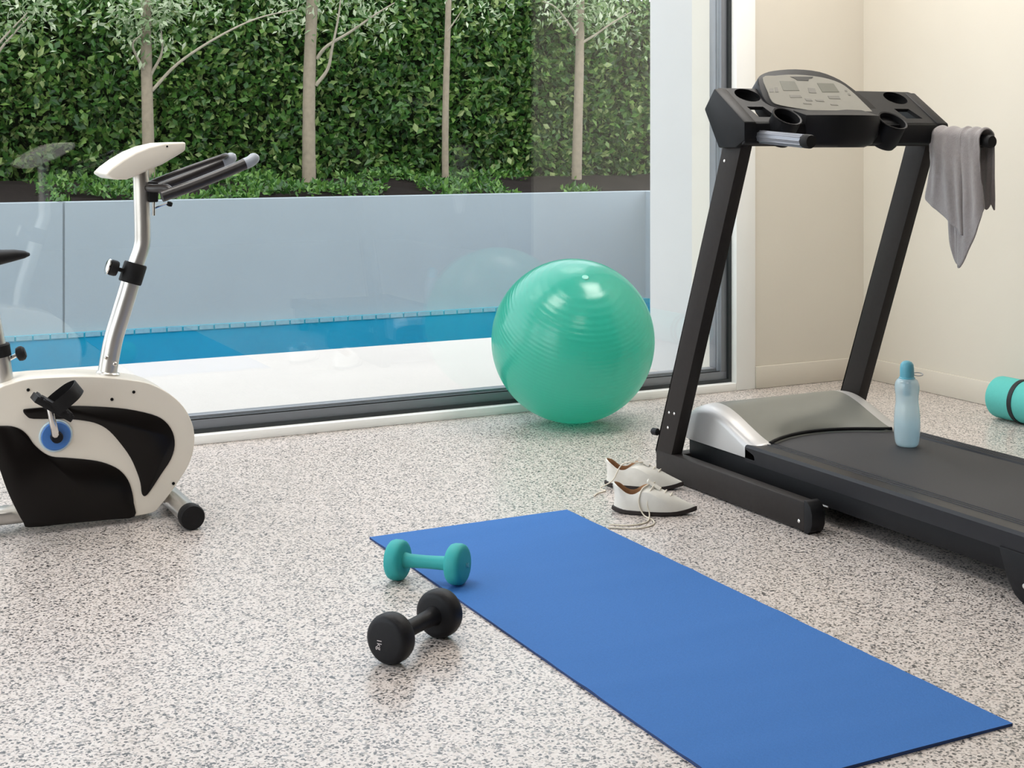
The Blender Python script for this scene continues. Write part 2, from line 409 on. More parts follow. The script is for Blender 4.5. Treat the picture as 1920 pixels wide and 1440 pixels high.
# planter soil, rising towards the hedge
sm = MB(); nx, ny = 120, 24
def soil_z(x, y): return .70+.13*min(1, max(0, (y-8.46)/.9))+.02*noise.noise(V((x*4, y*4, 3)))
vs = [[sm.bm.verts.new((-3.2+10.4*i/nx, 8.46+2.4*j/ny, soil_z(-3.2+10.4*i/nx, 8.46+2.4*j/ny))) for j in range(ny+1)] for i in range(nx+1)]
for i in range(nx):
    for j in range(ny): sm.bm.faces.new((vs[i][j], vs[i+1][j], vs[i+1][j+1], vs[i][j+1]))
sm.box(-3.2, 7.2, 8.465, 10.86, -.2, .66)
o = sm.build('planter_soil', M['soil']); struct(o, 'dark mulch bed behind the retaining wall', 'soil')

def leaves(mb, n, place, size, asp=.5, nrm=None, droop=.0):
    bm = mb.bm
    for _ in range(n):
        p, out = place()
        L = size*random.uniform(.6, 1.35); W = L*asp*random.uniform(.8, 1.2)
        d = V((random.gauss(0, 1), random.gauss(0, 1), random.gauss(0, 1)-droop)).normalized()
        if out is not None: d = (d*.8+out*.55).normalized()
        s_ = d.cross(V((random.gauss(0, .45), random.gauss(0, .45)-.0, random.gauss(0, .45)))+(out if out is not None else V((0, 0, 1)))*.9)
        if s_.length < 1e-4: continue
        s_.normalize(); nn = s_.cross(d).normalized()
        fold = random.uniform(-.12, .3)*W
        a = bm.verts.new(p); t = bm.verts.new(p+d*L)
        l_ = bm.verts.new(p+d*(L*.45)+s_*(W*.5)+nn*fold); r_ = bm.verts.new(p+d*(L*.45)-s_*(W*.5)+nn*fold)
        bm.faces.new((a, r_, t)); bm.faces.new((a, t, l_))
HY = 9.95
def hedge_front(x, z):
    return HY+.10*noise.noise(V((x*1.7, z*1.7, 1)))+.07*noise.noise(V((x*5, z*5, 7)))
hb = MB()
def hp():
    x = random.uniform(-.7, 7.2); z = .74+1.62*random.random()
    dep = abs(random.gauss(0, .07))
    return V((x, hedge_front(x, z)+dep-.02, z)), V((0, -1, .25))
leaves(hb, 34000, hp, .062, .55)
def hp2():
    x = random.uniform(-.7, 7.2); z = .74+1.62*random.random()
    return V((x, hedge_front(x, z)-.03-.05*random.random(), z)), V((0, -1, .45))
leaves(hb, 5500, hp2, .066, .55)
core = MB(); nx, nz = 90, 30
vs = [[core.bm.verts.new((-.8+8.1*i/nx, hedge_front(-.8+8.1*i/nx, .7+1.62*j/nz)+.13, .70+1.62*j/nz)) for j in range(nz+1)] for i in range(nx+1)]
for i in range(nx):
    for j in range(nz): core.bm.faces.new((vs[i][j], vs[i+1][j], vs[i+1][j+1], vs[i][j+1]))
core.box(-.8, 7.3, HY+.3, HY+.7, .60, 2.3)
hroot = empty('hedge', (3.2, HY+.2, .75)); tag(hroot, 'tall clipped green hedge filling the background beyond the pool', 'hedge')
hb.build('hedge_foliage', M['hedge'], hroot, smooth=False, recalc=False)
core.build('hedge_shade_backing', M['core'], hroot, smooth=False)  # dark sheet and box paint the shade behind the leaves
gc = MB()
def gp():
    while True:
        x = random.uniform(-.6, 5.3); y = random.uniform(8.54, 9.6)
        if noise.noise(V((x*2.3, y*2.3, 11))) > .02+.3*(x > 4.5)+.2*(x < 1.3): break
    return V((x, y, soil_z(x, y)+random.uniform(0, .07)*max(.3, noise.noise(V((x*3, y*3, 5)))+.6))), V((0, -.3, .8))
leaves(gc, 4200, gp, .05, .5)
o = gc.build('ground_cover', M['cover'], smooth=False, recalc=False); tag(o, 'low green ground cover plants along the top of the retaining wall', 'plants', kind='stuff')

# trees: (trunk pixel column at base, top lean, radius, branches, leaf clumps)
TY = 9.3
def tree(x, r, lean, branches, clumps, label):
    zb = soil_z(x, TY)-.02
    root = empty('young_tree', (x, TY, zb)); tag(root, label, 'tree', 'slim young trees in front of the hedge')
    pts = [(x+lean*t+.012*math.sin(5*t+x), TY+.01*math.sin(4*t), zb+2.3*t) for t in [k/12 for k in range(13)]]
    MB().tube(pts, [r*(1.12-.35*k/12) for k in range(13)], 12).build('trunk', M['bark'], root)
    for b in branches:
        P = smooth_open([V((x+dx, TY+dy, zb+dz)) for dx, dy, dz in b], 5)
        MB().tube(P, [r*.33*(1-.72*i/(len(P)-1)) for i in range(len(P))], 8).build('branch', M['twig'], root)
    lf = MB()
    for (dx, dz, rad, n) in clumps:
        def pl():
            a = V((random.gauss(0, 1), random.gauss(0, 1), random.gauss(0, 1)))*.5
            return V((x+dx, TY, zb+dz))+V((a.x*rad, a.y*rad*.7-.04, a.z*rad)), None
        leaves(lf, n, pl, .055, .42, droop=.4)
    lf.build('foliage', M['treeleaf'], root, 'pale grey green leaves', smooth=False, recalc=False)
def txz(px, py): p = atY(px, py, TY); return p.x, p.z
def br(x, zb, *pp, dy=-.05):
    return [(txz(a, b)[0]-x, dy*k, txz(a, b)[1]-zb) for k, (a, b) in enumerate(pp)]
TX = [.93, 2.045, 3.172, 4.235, 5.35]
ZB = [soil_z(x, TY)-.02 for x in TX]
tree(TX[0], .036, .05, [br(TX[0], ZB[0], (-52, 150), (-10, 90), (20, 55), (45, 28)), br(TX[0], ZB[0], (-52, 190), (-5, 100), (25, 62), (48, 35))],
     [(txz(35, 20)[0]-TX[0], txz(35, 20)[1]-ZB[0], .28, 260), (txz(90, 8)[0]-TX[0], txz(90, 0)[1]-ZB[0], .24, 110)], 'slim tree at the far left, only a pale branch tip reaching into view')
tree(TX[1], .037, .01, [br(TX[1], ZB[1], (285, 170), (330, 120), (400, 72), (470, 38), (540, 22)), br(TX[1], ZB[1], (272, 135), (255, 110), (243, 84), (258, 66)), br(TX[1], ZB[1], (283, 140), (300, 100), (296, 60))],
     [(txz(270, 25)[0]-TX[1], txz(270, 25)[1]-ZB[1], .26, 420), (txz(250, 45)[0]-TX[1], txz(250, 45)[1]-ZB[1], .2, 150), (txz(530, 22)[0]-TX[1], txz(530, 22)[1]-ZB[1], .2, 60), (txz(360, 8)[0]-TX[1], txz(360, 4)[1]-ZB[1], .28, 200)], 'slim pale tree rising behind the exercise bike console')
tree(TX[2], .044, .05, [br(TX[2], ZB[2], (592, 160), (610, 130), (614, 90), (620, 40), (622, -10)), br(TX[2], ZB[2], (594, 110), (608, 88), (650, 60), (690, 30), (720, 10))],
     [(txz(690, 20)[0]-TX[2], txz(690, 20)[1]-ZB[2], .28, 260), (txz(560, 10)[0]-TX[2], txz(560, 4)[1]-ZB[2], .26, 220), (txz(640, 2)[0]-TX[2], txz(640, 2)[1]-ZB[2], .2, 60)], 'thickest of the pale tree trunks, with a side stem forking upward')
tree(TX[3], .024, .015, [br(TX[3], ZB[3], (838, 60), (848, 40), (856, 20)), ],
     [(txz(900, 8)[0]-TX[3], txz(900, 4)[1]-ZB[3], .26, 120)], 'thinnest of the pale tree trunks, bare and straight, above the green ball')
tree(TX[4], .036, .03, [br(TX[4], ZB[4], (1088, 82), (1110, 66), (1135, 45), (1165, 25)), br(TX[4], ZB[4], (1080, 66), (1060, 45), (1030, 16), (1000, 6))],
     [(txz(1095, 15)[0]-TX[4], txz(1095, 15)[1]-ZB[4], .24, 300), (txz(1030, 12)[0]-TX[4], txz(1030, 10)[1]-ZB[4], .2, 80), (txz(1160, 25)[0]-TX[4], txz(1160, 25)[1]-ZB[4], .28, 240)], 'rightmost slim tree, nearest the white pier')

# ================================================================== EXERCISE BALL
BR, BC = .3215, V((2.70, 4.731, .3215))
root = empty('exercise_ball', (BC.x, BC.y, 0)); tag(root, 'large translucent teal exercise ball on the floor against the window', 'exercise ball')
pd = (atY(1097, 524, 4.56)-BC).normalized()
bm_ = MB()
prof = []
NN = 64
for k in range(NN+1):
    th = PI*k/NN
    prof.append((max(0, BR*math.sin(th)), -BR*math.cos(th)))
prof[0] = (0, -BR); prof[-1] = (0, BR)
bm_.lathe(prof, (0, 0, 0), (0, 0, 1), 96, cap=False)
# slightly raised rib lines of the moulded shell
bo = bm_.build('ball_shell', M['ball'], None, origin=V((0, 0, 0)), sharp=180)
bo.parent = root; bo.location = BC-V((BC.x, BC.y, 0)); bo.rotation_mode = 'QUATERNION'; bo.rotation_quaternion = V((0, 0, 1)).rotation_difference(pd)
MB().lathe([(.0135, -.004), (.0135, .001), (.011, .0035), (.006, .004), (0, .003)], BC+pd*BR, pd, 20).build('air_plug', M['plug'], root, 'small pale air plug')

# ================================================================== FLAT BLUE MAT
mx0, mx1, my0, my1 = 1.400, 2.030, 1.885, 3.592
mm = MB(); nx, ny = 24, 110
def mz(x, y): return .0055+.003*max(0, noise.noise(V((x*1.6, y*11, 0))))
top = [[mm.bm.verts.new((mx0+(mx1-mx0)*i/nx, my0+(my1-my0)*j/ny, mz(i/nx*.6, j/ny*1.7))) for j in range(ny+1)] for i in range(nx+1)]
bot = [[mm.bm.verts.new((mx0+(mx1-mx0)*i/nx, my0+(my1-my0)*j/ny, .0004)) for j in range(ny+1)] for i in range(nx+1)]
for i in range(nx):
    for j in range(ny):
        mm.bm.faces.new((top[i][j], top[i+1][j], top[i+1][j+1], top[i][j+1])); mm.bm.faces.new((bot[i][j], bot[i][j+1], bot[i+1][j+1], bot[i+1][j]))
for i in range(nx):
    for j in (0, ny): mm.bm.faces.new((top[i][j], top[i+1][j], bot[i+1][j], bot[i][j]))
for j in range(ny):
    for i in (0, nx): mm.bm.faces.new((top[i][j], top[i][j+1], bot[i][j+1], bot[i][j]))
o = mm.build('exercise_mat', M['bluemat']); tag(o, 'blue exercise mat laid flat on the speckled floor', 'mat')
o.data.materials.append(M['matshade'])
for p in o.data.polygons:
    if abs(p.normal.z) < .5: p.material_index = 1  # edge faces take the shaded colour

# ================================================================== DUMBBELLS
def dumbbell(p0, p1, z0, z1, D, hw, br, m, label, txt=None, txm=None):
    a = V((p0[0], p0[1], z0+D/2)); b = V((p1[0], p1[1], z1+D/2)); ax = (b-a).normalized(); R = D/2
    root = empty('dumbbell', ((a.x+b.x)/2, (a.y+b.y)/2, min(z0, z1))); tag(root, label, 'dumbbell', 'dumbbells beside the mat')
    def head(c, s):
        pr = [(0, -hw), (R*.72, -hw), (R*.86, -hw+.002), (R*.95, -hw*.72), (R, -hw*.35), (R, hw*.35), (R*.95, hw*.72), (R*.86, hw-.002), (R*.72, hw), (0, hw)]
        return MB().lathe(pr, c, ax*s, 40, cap=False).build('head', m, root, sharp=50)
    h1 = head(a, -1); h2 = head(b, 1)
    L = (b-a).length
    MB().lathe([(br*1.25, hw*.9), (br*1.04, hw+.012), (br, L*.35), (br*.97, L*.5), (br, L*.65), (br*1.04, L-hw-.012), (br*1.25, L-hw*.9)], a, ax, 24).build('handle', m, root)
    if txt:
        which, s, size, up, shift = txt
        c, n_ = (a, -ax) if which == 0 else (b, ax)
        h = h1 if which == 0 else h2
        me = text_mesh(s, size)
        zz = V((0, 0, 1)); side = zz.cross(n_).normalized(); upv = n_.cross(side).normalized()
        # reads downwards: text x runs down the face
        xx, yy = (-upv, side) if up else (side, upv)
        mt = Matrix((xx, yy, n_)).transposed().to_4x4()
        mt.translation = c+n_*(hw+.0006)+side*shift[0]+upv*shift[1]
        me.transform(mt)
        link('weight_print', me, txm, h, None, 'pale weight marking')
    return root
dumbbell((1.333, 3.225), (1.442, 3.103), 0, .007, .100, .021, .0165, M['teal'], 'teal dumbbell lying half on the corner of the blue mat', (1, '1kg', .016, False, (.012, -.004)), M['print2'])
dumbbell((1.107, 2.715), (1.262, 2.81), 0, 0, .106, .024, .018, M['blackneo'], 'black dumbbell on bare floor left of the blue mat', (0, '1kg', .017, True, (-.013, -.009)), M['print'])

# ================================================================== SHOES
def make_shoe(mirror=1):
    """heel at x=0, toe towards +x, y across, z up (local)"""
    root = empty('sneaker', (0, 0, 0))
    L = .245
    def half(x):           # sole half width
        t = max(0., min(1., x/L))
        return (.030+.012*math.sin(PI*min(1, t*1.25)**1.5))*(1-((t-.55)/.45)**2.8*.72 if t > .55 else 1)*(1 if t > .08 else .55+.45*math.sqrt(max(0, t/.08)))
    N = 44
    def outline(x0, x1, wf, z, zf=None):
        pts = []
        for k in range(N):
            a = 2*PI*k/N
            s = (1-math.cos(a))/2; x = x0+(x1-x0)*s
            e = math.sin(a)
            base = half(x)
            w = base*wf(x)
            # close the front of each contour smoothly
            d = max(0., (x1-x)/max(1e-6, x1-x0)); w *= min(1., (d/.22)**.5) if d < .22 else 1
            dh = max(0., (x-x0)/max(1e-6, x1-x0)); w *= min(1., (dh/.14)**.5) if dh < .14 else 1
            sg = 1 if e >= 0 else -1
            pts.append(V((x, sg*w*(1 if abs(e) > 1e-6 else 0), z if zf is None else z+zf(x))))
        return pts
    def loft(rings, capb=True, capt=False):
        mb = MB(); R = [[mb.bm.verts.new(p) for p in r] for r in rings]
        for a, b in zip(R, R[1:]):
            for k in range(N): mb.bm.faces.new((a[k], a[(k+1) % N], b[(k+1) % N], b[k]))
        if capb: mb.bm.faces.new(R[0][::-1])
        if capt: mb.bm.faces.new(R[-1])
        bmesh.ops.remove_doubles(mb.bm, verts=mb.bm.verts, dist=.0004)
        return mb
    rise = lambda x: .012*max(0, (x-.17)/.075)**2+.004*max(0, (.05-x)/.05)**2
    loft([outline(-.003, L+.003, lambda x: .90, .000, rise), outline(-.005, L+.004, lambda x: 1.03, .003, rise), outline(-.004, L+.004, lambda x: 1.04, .012, rise), outline(0, L, lambda x: .95, .014, rise)], True, True).build('sole', M['sole'], root, 'dark rubber sole')
    # upper: stacked contours; the toe end draws back as z rises (instep slope)
    rings = []
    HZ = .076
    for k in range(15):
        t = k/14; z = .013+t*(HZ-.013)
        xt = L-.001-.010*t-.135*t**.80 if t < 1 else .105
        xt = L*(1-.04*t)-.128*t**1.4
        x0 = .002+.006*math.sin(PI*t)*.6-.003*t
        wf = lambda x, t=t: (1.0-.02*t-.10*t**1.8)*(1+.05*math.sin(PI*t))
        col = lambda x, t=t: t*t*(.010*(max(0, (.035-x)/.035))+.008*max(0, (x-.07)/.05)-.020*math.exp(-((x-.056)/.034)**2))+rise(x)*(1-t)
        rings.append(outline(x0, xt, wf, z, col))
    top = rings[-1]
    loft(rings, False, False).build('upper', M['shoe'], root)
    inn = []
    for k, (sc, dz) in enumerate(((1.0, 0.), (.95, .003), (.90, .000), (.87, -.012), (.76, -.045))):
        cx = sum(p.x for p in top)/N
        inn.append([V((cx+(p.x-cx)*sc, p.y*sc, (p.z+dz) if k < 4 else .03)) for p in top])
    mb = loft(inn[1:], False, True); mb.build('lining', M['shoein'], root, 'tan inner lining')
    loft(inn[:2], False, False).build('collar', M['shoe'], root)
    # tongue
    tg = MB(); tgp = smooth_open([(.140, 0, .072), (.124, 0, .081), (.111, 0, .089), (.103, 0, .096)], 4)
    tg.tube(tgp, [.017, .0175]+[.018]*(len(tgp)-3)+[.015], 14, True, .22, up=(1, 0, 0)); tg.build('tongue', M['shoe'], root)
    # laces and eyelets
    def ridge(x):
        for k in range(200):
            t = k/199
            if L*(1-.04*t)-.128*t**1.4 <= x: return .013+t*(HZ-.013)+t*t*.008*max(0, (x-.07)/.05)+rise(x)*(1-t)
        return HZ
    for k, x in enumerate((.176, .159, .142, .126)):
        w = .0155; z = ridge(x)-.0005
        MB().tube(smooth_open([(x-.006, -w, z-.0025), (x-.002, -.007, z+.0035), (x, .007, z+.0035), (x-.006, w, z-.0025)], 4), .0022, 6, True, .6).build('lace', M['lace'], root, 'cream lace')
        for s in (-1, 1):
            MB().lathe([(.0034, 0), (.0034, .002), (.0014, .0024), (.0014, .001)], (x-.008, s*(w+.0005), z-.0035), (.45, s*.6, .66), 10).build('eyelet', M['sole'], root, 'dark eyelet')
    MB().tube([(.008, -.0, .055), (.003, 0, .066), (.001, 0, .078), (.003, 0, .087)], [.008, .008, .007, .005], 8, True, .3, up=(1, 0, 0)).build('heel_tab', M['shoe'], root)
    return root
def shoe_dir(a, b): return math.atan2(b[1]-a[1], b[0]-a[0])
s1 = make_shoe()
def copy_thing(r):
    c = r.copy(); COL.objects.link(c)
    for ch in list(r.children):
        d = ch.copy(); COL.objects.link(d); d.parent = c
    return c
s2 = copy_thing(s1)
ang = math.radians(-37)
def place_shoe(s, toe, ang):
    s.rotation_euler = (0, 0, ang); s.location = (toe[0]-.245*math.cos(ang), toe[1]-.245*math.sin(ang), .0003)
place_shoe(s1, (2.350, 3.385), ang); place_shoe(s2, (2.481, 3.648), math.radians(-40))
tag(s1, 'white lace-up sneaker nearer the blue mat, loose laces trailing on the floor', 'shoe', 'pair of sneakers')
tag(s2, 'white lace-up sneaker farther back, toe against the treadmill foot', 'shoe', 'pair of sneakers')
def lace_tail(parent, pts, r=.0021):
    P = smooth_open([V(p) for p in pts], 6)
    mb = MB().tube(P, r, 6); me = bpy.data.meshes.new('loose_lace'); mb.bm.to_mesh(me); mb.bm.free(); me.shade_smooth()
    mi = Matrix.Translation(parent.location) @ Matrix.Rotation(parent.rotation_euler.z, 4, 'Z')
    me.transform(mi.inverted())
    o = bpy.data.objects.new('loose_lace', me); COL.objects.link(o); me.materials.append(M['lace']); o.parent = parent; o['label'] = 'loose lace end'
def sp(x, y, z):   # shoe-local point of the near shoe in world space
    c, s = math.cos(ang), math.sin(ang)
    return V((s1.location.x+c*x-s*y, s1.location.y+s*x+c*y, z))
f = lambda a, b: atZ(a, b, .0025)
lace_tail(s1, [sp(.122, -.016, .085), sp(.11, -.034, .066), sp(.105, -.042, .035), sp(.112, -.047, .008), f(1212, 979), f(1180, 985), f(1142, 983)])
lace_tail(s1, [sp(.124, .012, .088), sp(.09, -.03, .078), sp(.08, -.043, .04), sp(.095, -.05, .006), f(1225, 976), f(1222, 985), f(1190, 991), f(1140, 989)])
c2, n2 = math.cos(math.radians(-40)), math.sin(math.radians(-40))
def sp2(x, y, z): return V((s2.location.x+c2*x-n2*y, s2.location.y+n2*x+c2*y, z))
lace_tail(s2, [sp2(.122, -.016, .085), sp2(.06, -.036, .08), sp2(.03, -.045, .03), sp2(-.01, -.045, .003), f(1135, 920), f(1120, 925), f(1114, 930)])

# ================================================================== ROLLED MAT
root = empty('rolled_mat', (4.28, 3.7, 0)); tag(root, 'rolled mint green mat with a black strap, lying along the right wall', 'rolled mat')
RC = V((4.262, 0, .085)); RR = .083
rm = MB(); y0, y1 = 3.37, 4.03
rm.lathe([(0, 0), (RR*.86, 0), (RR*.97, .006), (RR, .016), (RR, y1-y0-.016), (RR*.97, y1-y0-.006), (RR*.86, y1-y0), (0, y1-y0)], (RC.x, y0, RC.z), (0, 1, 0), 48, cap=False)
rm.build('foam_roll', M['roll'], root, sharp=50)
for yy in (3.90, 3.47):
    pts = [(RC.x+(RR+.0015)*math.cos(t), yy, RC.z+(RR+.0015)*math.sin(t)) for t in [2*PI*k/48 for k in range(49)]]
    MB().lathe([(RR-.002, -.010), (RR+.003, -.010), (RR+.003, .010), (RR-.002, .010), (RR-.002, -.010)], (RC.x, yy, RC.z), (0, 1, 0), 48, cap=False).build('strap', M['strap'], root, 'black elastic strap')

# ================================================================== EXERCISE BIKE
root = empty('exercise_bike', (.75, 4.135, 0)); tag(root, 'white and black upright exercise bike by the window at left', 'exercise bike')
YN, YFR, YC = 4.060, 4.210, 4.135
def z2(px, py): return (px/3.79, 640+py/3.79)
def bp(px, py, Y=YN): a, b = z2(px, py); return atY(a, b, Y)
body_px = [(0, 330), (85, 298), (200, 268), (400, 255), (600, 250), (740, 256), (900, 272), (1060, 300), (1200, 370), (1300, 460), (1358, 560), (1382, 660), (1376, 770), (1345, 870), (1290, 965), (1215, 1075), (1140, 1170), (1090, 1215), (960, 1243), (800, 1262), (500, 1290), (215, 1318), (175, 1290), (120, 1190), (60, 1060), (0, 890), (-50, 760), (-95, 620), (-105, 500), (-75, 400)]
body = [bp(*p) for p in body_px]
sb = smooth_closed([(p.x, p.z) for p in body], 4)
mb = MB().prism([V((x, YN, z)) for x, z in sb], (0, YFR-YN, 0)).bevel(.016, 5, 50)
hs = mb.build('housing', M['bikewhite'], root, 'glossy white plastic housing', sharp=50)
sw_px = [(165, 492), (215, 478), (480, 460), (700, 465), (900, 482), (1080, 520), (1170, 565), (1228, 645), (1243, 740), (1215, 840), (1150, 940), (1075, 1055), (1035, 1100), (1010, 1085), (1000, 1010), (975, 930), (930, 830), (860, 730), (780, 640), (700, 590), (600, 565), (450, 552), (240, 552), (190, 532)]
lo_px = [(0, 602), (80, 604), (150, 628), (200, 672), (240, 730), (300, 785), (370, 820), (480, 829), (650, 845), (760, 870), (850, 915), (910, 985), (940, 1070), (952, 1150), (957, 1247), (800, 1267), (500, 1295), (212, 1324), (168, 1290), (112, 1190), (52, 1060), (-8, 890), (-58, 760), (-102, 630), (-60, 604)]
for nm, pp in (('swoosh_inlay', sw_px), ('lower_panel', lo_px)):
    q = [bp(*p, Y=YN-.004) for p in pp]
    qs = smooth_closed([(p.x, p.z) for p in q], 3)
    MB().prism([V((x, YN-.004, z)) for x, z in qs], (0, .012, 0)).bevel(.0015, 1, 60).build(nm, M['bikeblack'], hs, 'gloss black inlay', sharp=50)
for sx, sy in ((200, 345), (795, 412), (950, 360), (1232, 1010)):
    p = bp(sx, sy)
    MB().lathe([(.0, -.002), (.0045, -.002), (.0045, .004)], p, (0, 1, 0), 14).build('screw_hole', M['hole'], hs, 'dark screw hole')
# crank side
cc = bp(395, 670)
MB().lathe([(.0455, .0), (.0455, .006), (.043, .0085), (.0, .0085)], cc+V((0, .002, 0)), (0, -1, 0), 40).build('crank_ring', M['paleblue'], hs, 'pale rim round the blue crank disc')
MB().lathe([(.0405, .0), (.0405, .010), (.038, .013), (.0, .013)], cc+V((0, .002, 0)), (0, -1, 0), 40).build('crank_disc', M['blue'], root, 'blue crank disc')
MB().lathe([(.0165, .0), (.0165, .022), (.0145, .026), (0, .026)], cc+V((0, -.008, 0)), (0, -1, 0), 24).build('crank_hub', M['blackneo'], root)
pe = atY(92, 757, YN-.035)
ca0 = atY(104, 816, YN-.03)
MB().tube([ca0+(ca0-pe).normalized()*.006, ca0, (ca0+pe)/2, pe, pe+(pe-ca0).normalized()*.006], [.007, .0115, .0095, .009, .006], 14, True, .7, up=(0, 1, 0)).build('crank_arm', M['chrome'], root, 'chrome crank arm')
# far-side crank and pedal, opposite phase
def pedal(pv, y0, sgn, name='pedal'):
    d = V((.83, 0, -.55)).normalized(); up = V((.55, 0, .83)).normalized(); yv = V((0, 1, 0))
    c = pv+V((0, sgn*.055, 0))
    pb = MB().obox(c, d, yv, up, .058, .040, .0095).obox(c+d*.0+up*.010, d, yv, up, .034, .044, .003)
    for k in (-1, 1): pb.obox(c+d*(.046*k)+up*.008, d, yv, up, .005, .041, .006)
    p = pb.bevel(.002, 2).build(name, M['rubber'], root, 'black pedal')
    s_ = V((.80, 0, .60)).normalized(); t_ = V((-.60, 0, .80)).normalized()
    sm_ = MB(); path = []
    # toe strap: loops from one edge, over the foot space, to the other
    P = smooth_open([c+yv*(-.043), c+yv*(-.048)+s_*.03, c+yv*(-.040)+s_*.066, c+s_*.088, c+yv*.040+s_*.066, c+yv*.048+s_*.03, c+yv*.043], 5)
    n = len(P); rr = []
    for i, q in enumerate(P):
        rr.append([sm_.bm.verts.new(q+t_*(.019*a)+s_*b) for a, b in ((-1, 0), (1, 0), (1, .0025), (-1, .0025))])
    for a, b in zip(rr, rr[1:]):
        for k in range(4): sm_.bm.faces.new((a[k], a[(k+1) % 4], b[(k+1) % 4], b[k]))
    sm_.bm.faces.new(rr[0]); sm_.bm.faces.new(rr[-1][::-1])
    sm_.build('toe_strap', M['rubber'], p)
    MB().lathe([(.006, 0), (.006, .012), (.004, .014), (0, .014)], pv+V((0, sgn*.0, 0)), (0, sgn, 0), 14).build('spindle', M['chrome'], p, 'chrome spindle end')
pedal(pe, 0, -1)
off = cc+(cc-pe); off.y = YFR+.035
MB().tube([V((cc.x, YFR+.02, cc.z)), V((off.x, YFR+.03, off.z))], .010, 12).build('crank_arm', M['chrome'], root, 'chrome crank arm')
pedal(off, 0, 1)
# stabilisers
FX = .985
MB().tube([(FX, 3.925, .036), (FX, 4.345, .036)], .030, 24).build('front_stabilizer', M['satin'], root, 'satin steel front bar')
for yy, s in ((3.925, -1), (4.345, 1)):
    MB().lathe([(.0345, -.012), (.0358, .0), (.0358, .022), (.033, .027), (.0, .0275)], (FX, yy, .036), (0, s, 0), 28).build('end_cap', M['rubber'], root, 'black rubber end cap')
MB().obox(V((.93, YC, .058)), V((.95, 0, -.3)).normalized(), V((0, 1, 0)), V((.3, 0, .95)).normalized(), .05, .03, .016).bevel(.004, 2).build('front_bracket', M['satin'], root)
RX = .26
MB().tube([(RX, 3.915, .036), (RX, 4.355, .036)], .030, 24).build('rear_stabilizer', M['satin'], root, 'satin steel rear bar')
for yy, s in ((3.915, -1), (4.355, 1)):
    MB().lathe([(.0345, -.012), (.0358, .0), (.0358, .022), (.033, .027), (.0, .0275)], (RX, yy, .036), (0, s, 0), 28).build('end_cap', M['rubber'], root, 'black rubber end cap')
MB().obox(V((.43, YC, .046)), V((1, 0, 0)), V((0, 1, 0)), V((0, 0, 1)), .17, .035, .022).bevel(.012, 3).build('rear_beam', M['satin'], root, 'satin steel rear beam')
# handlebar post
def cp(px, py, Y=YC): return atY(px, py, Y)
lp = [cp(199, 716), cp(210, 648), cp(226, 592), cp(241, 543), cp(250, 510)]
lp[0] += (lp[0]-lp[1])*.35
MB().tube(smooth_open(lp, 4), .0275, 24, up=(0, 1, 0)).build('lower_post', M['satin'], root, 'silver lower handlebar post')
MB().lathe([(.034, -.012), (.034, .006), (.030, .010)], cp(202, 703), (lp[1]-lp[0]), 24).build('post_collar', M['satin'], root)
for k in (-1, 1):
    q = atY(207, 676, YC-.027)+V((.012*k, 0, -.010*k))
    MB().lathe([(.006, 0), (.006, .006), (.004, .008), (0, .008)], q, (0, -1, 0), 12).build('bolt', M['chrome'], root, 'chrome bolt')
up_ = smooth_open([cp(247, 520), cp(256, 492), cp(266, 462), cp(267, 430), cp(266, 386), cp(265, 345), cp(263, 318)], 5)
MB().tube(up_, .0235, 24, up=(0, 1, 0)).build('upper_post', M['satin'], root, 'silver upper handlebar post')
dv = (cp(256, 494)-cp(244, 532)).normalized()
MB().lathe([(.0325, -.030), (.034, -.026), (.034, .026), (.0315, .030)], cp(249, 512), dv, 28).build('post_clamp', M['rubber'], root, 'black post clamp')
kc = cp(230, 507, YC-.01); kd = dv.cross(V((0, 1, 0))).normalized()
if kd.x > 0: kd = -kd
MB().lathe([(.006, -.01), (.006, .014), (.021, .016), (.023, .022), (.023, .036), (.019, .041), (0, .042)], kc, kd, 24).build('clamp_knob', M['rubber'], root, 'black clamp knob')
MB().lathe([(.0235, .0425), (.0235, .046), (.018, .049), (0, .049)], kc, kd, 24).build('knob_cover', M['chrome'], root, 'chrome knob cover')
# console
def z8(px, py): return (180+px/6, 250+py/6)
c_px = [(105, 462), (180, 388), (300, 300), (450, 212), (600, 150), (780, 108), (1015, 98), (1008, 195), (900, 262), (750, 350), (600, 412), (450, 482), (350, 520), (205, 522)]
YN2, YF2 = YC-.10, YC+.10
cpts = [atY(*z8(*p), YN2) for p in c_px]
cs = MB().prism([V((p.x, YN2, p.z)) for p in cpts], (0, YF2-YN2, 0)).bevel(.007, 3, 25).build('console', M['bikewhite'], root, 'white plastic console', sharp=45)
a, b = atY(*z8(250, 318), YN2), atY(*z8(820, 88), YN2)
sl = (b-a).normalized(); nn = V((-sl.z, 0, sl.x))
MB().obox((a+b)/2+V((0, YC-YN2, 0))-nn*.0045, sl, V((0, 1, 0)), nn, .045, .06, .003).bevel(.001, 1).build('screen', M['grey'], cs, 'grey console screen')
q = atY(*z8(800, 148), YN2)
MB().lathe([(.003, -.0008), (.003, .0015)], q, (0, 1, 0), 12).build('screw', M['hole'], cs)
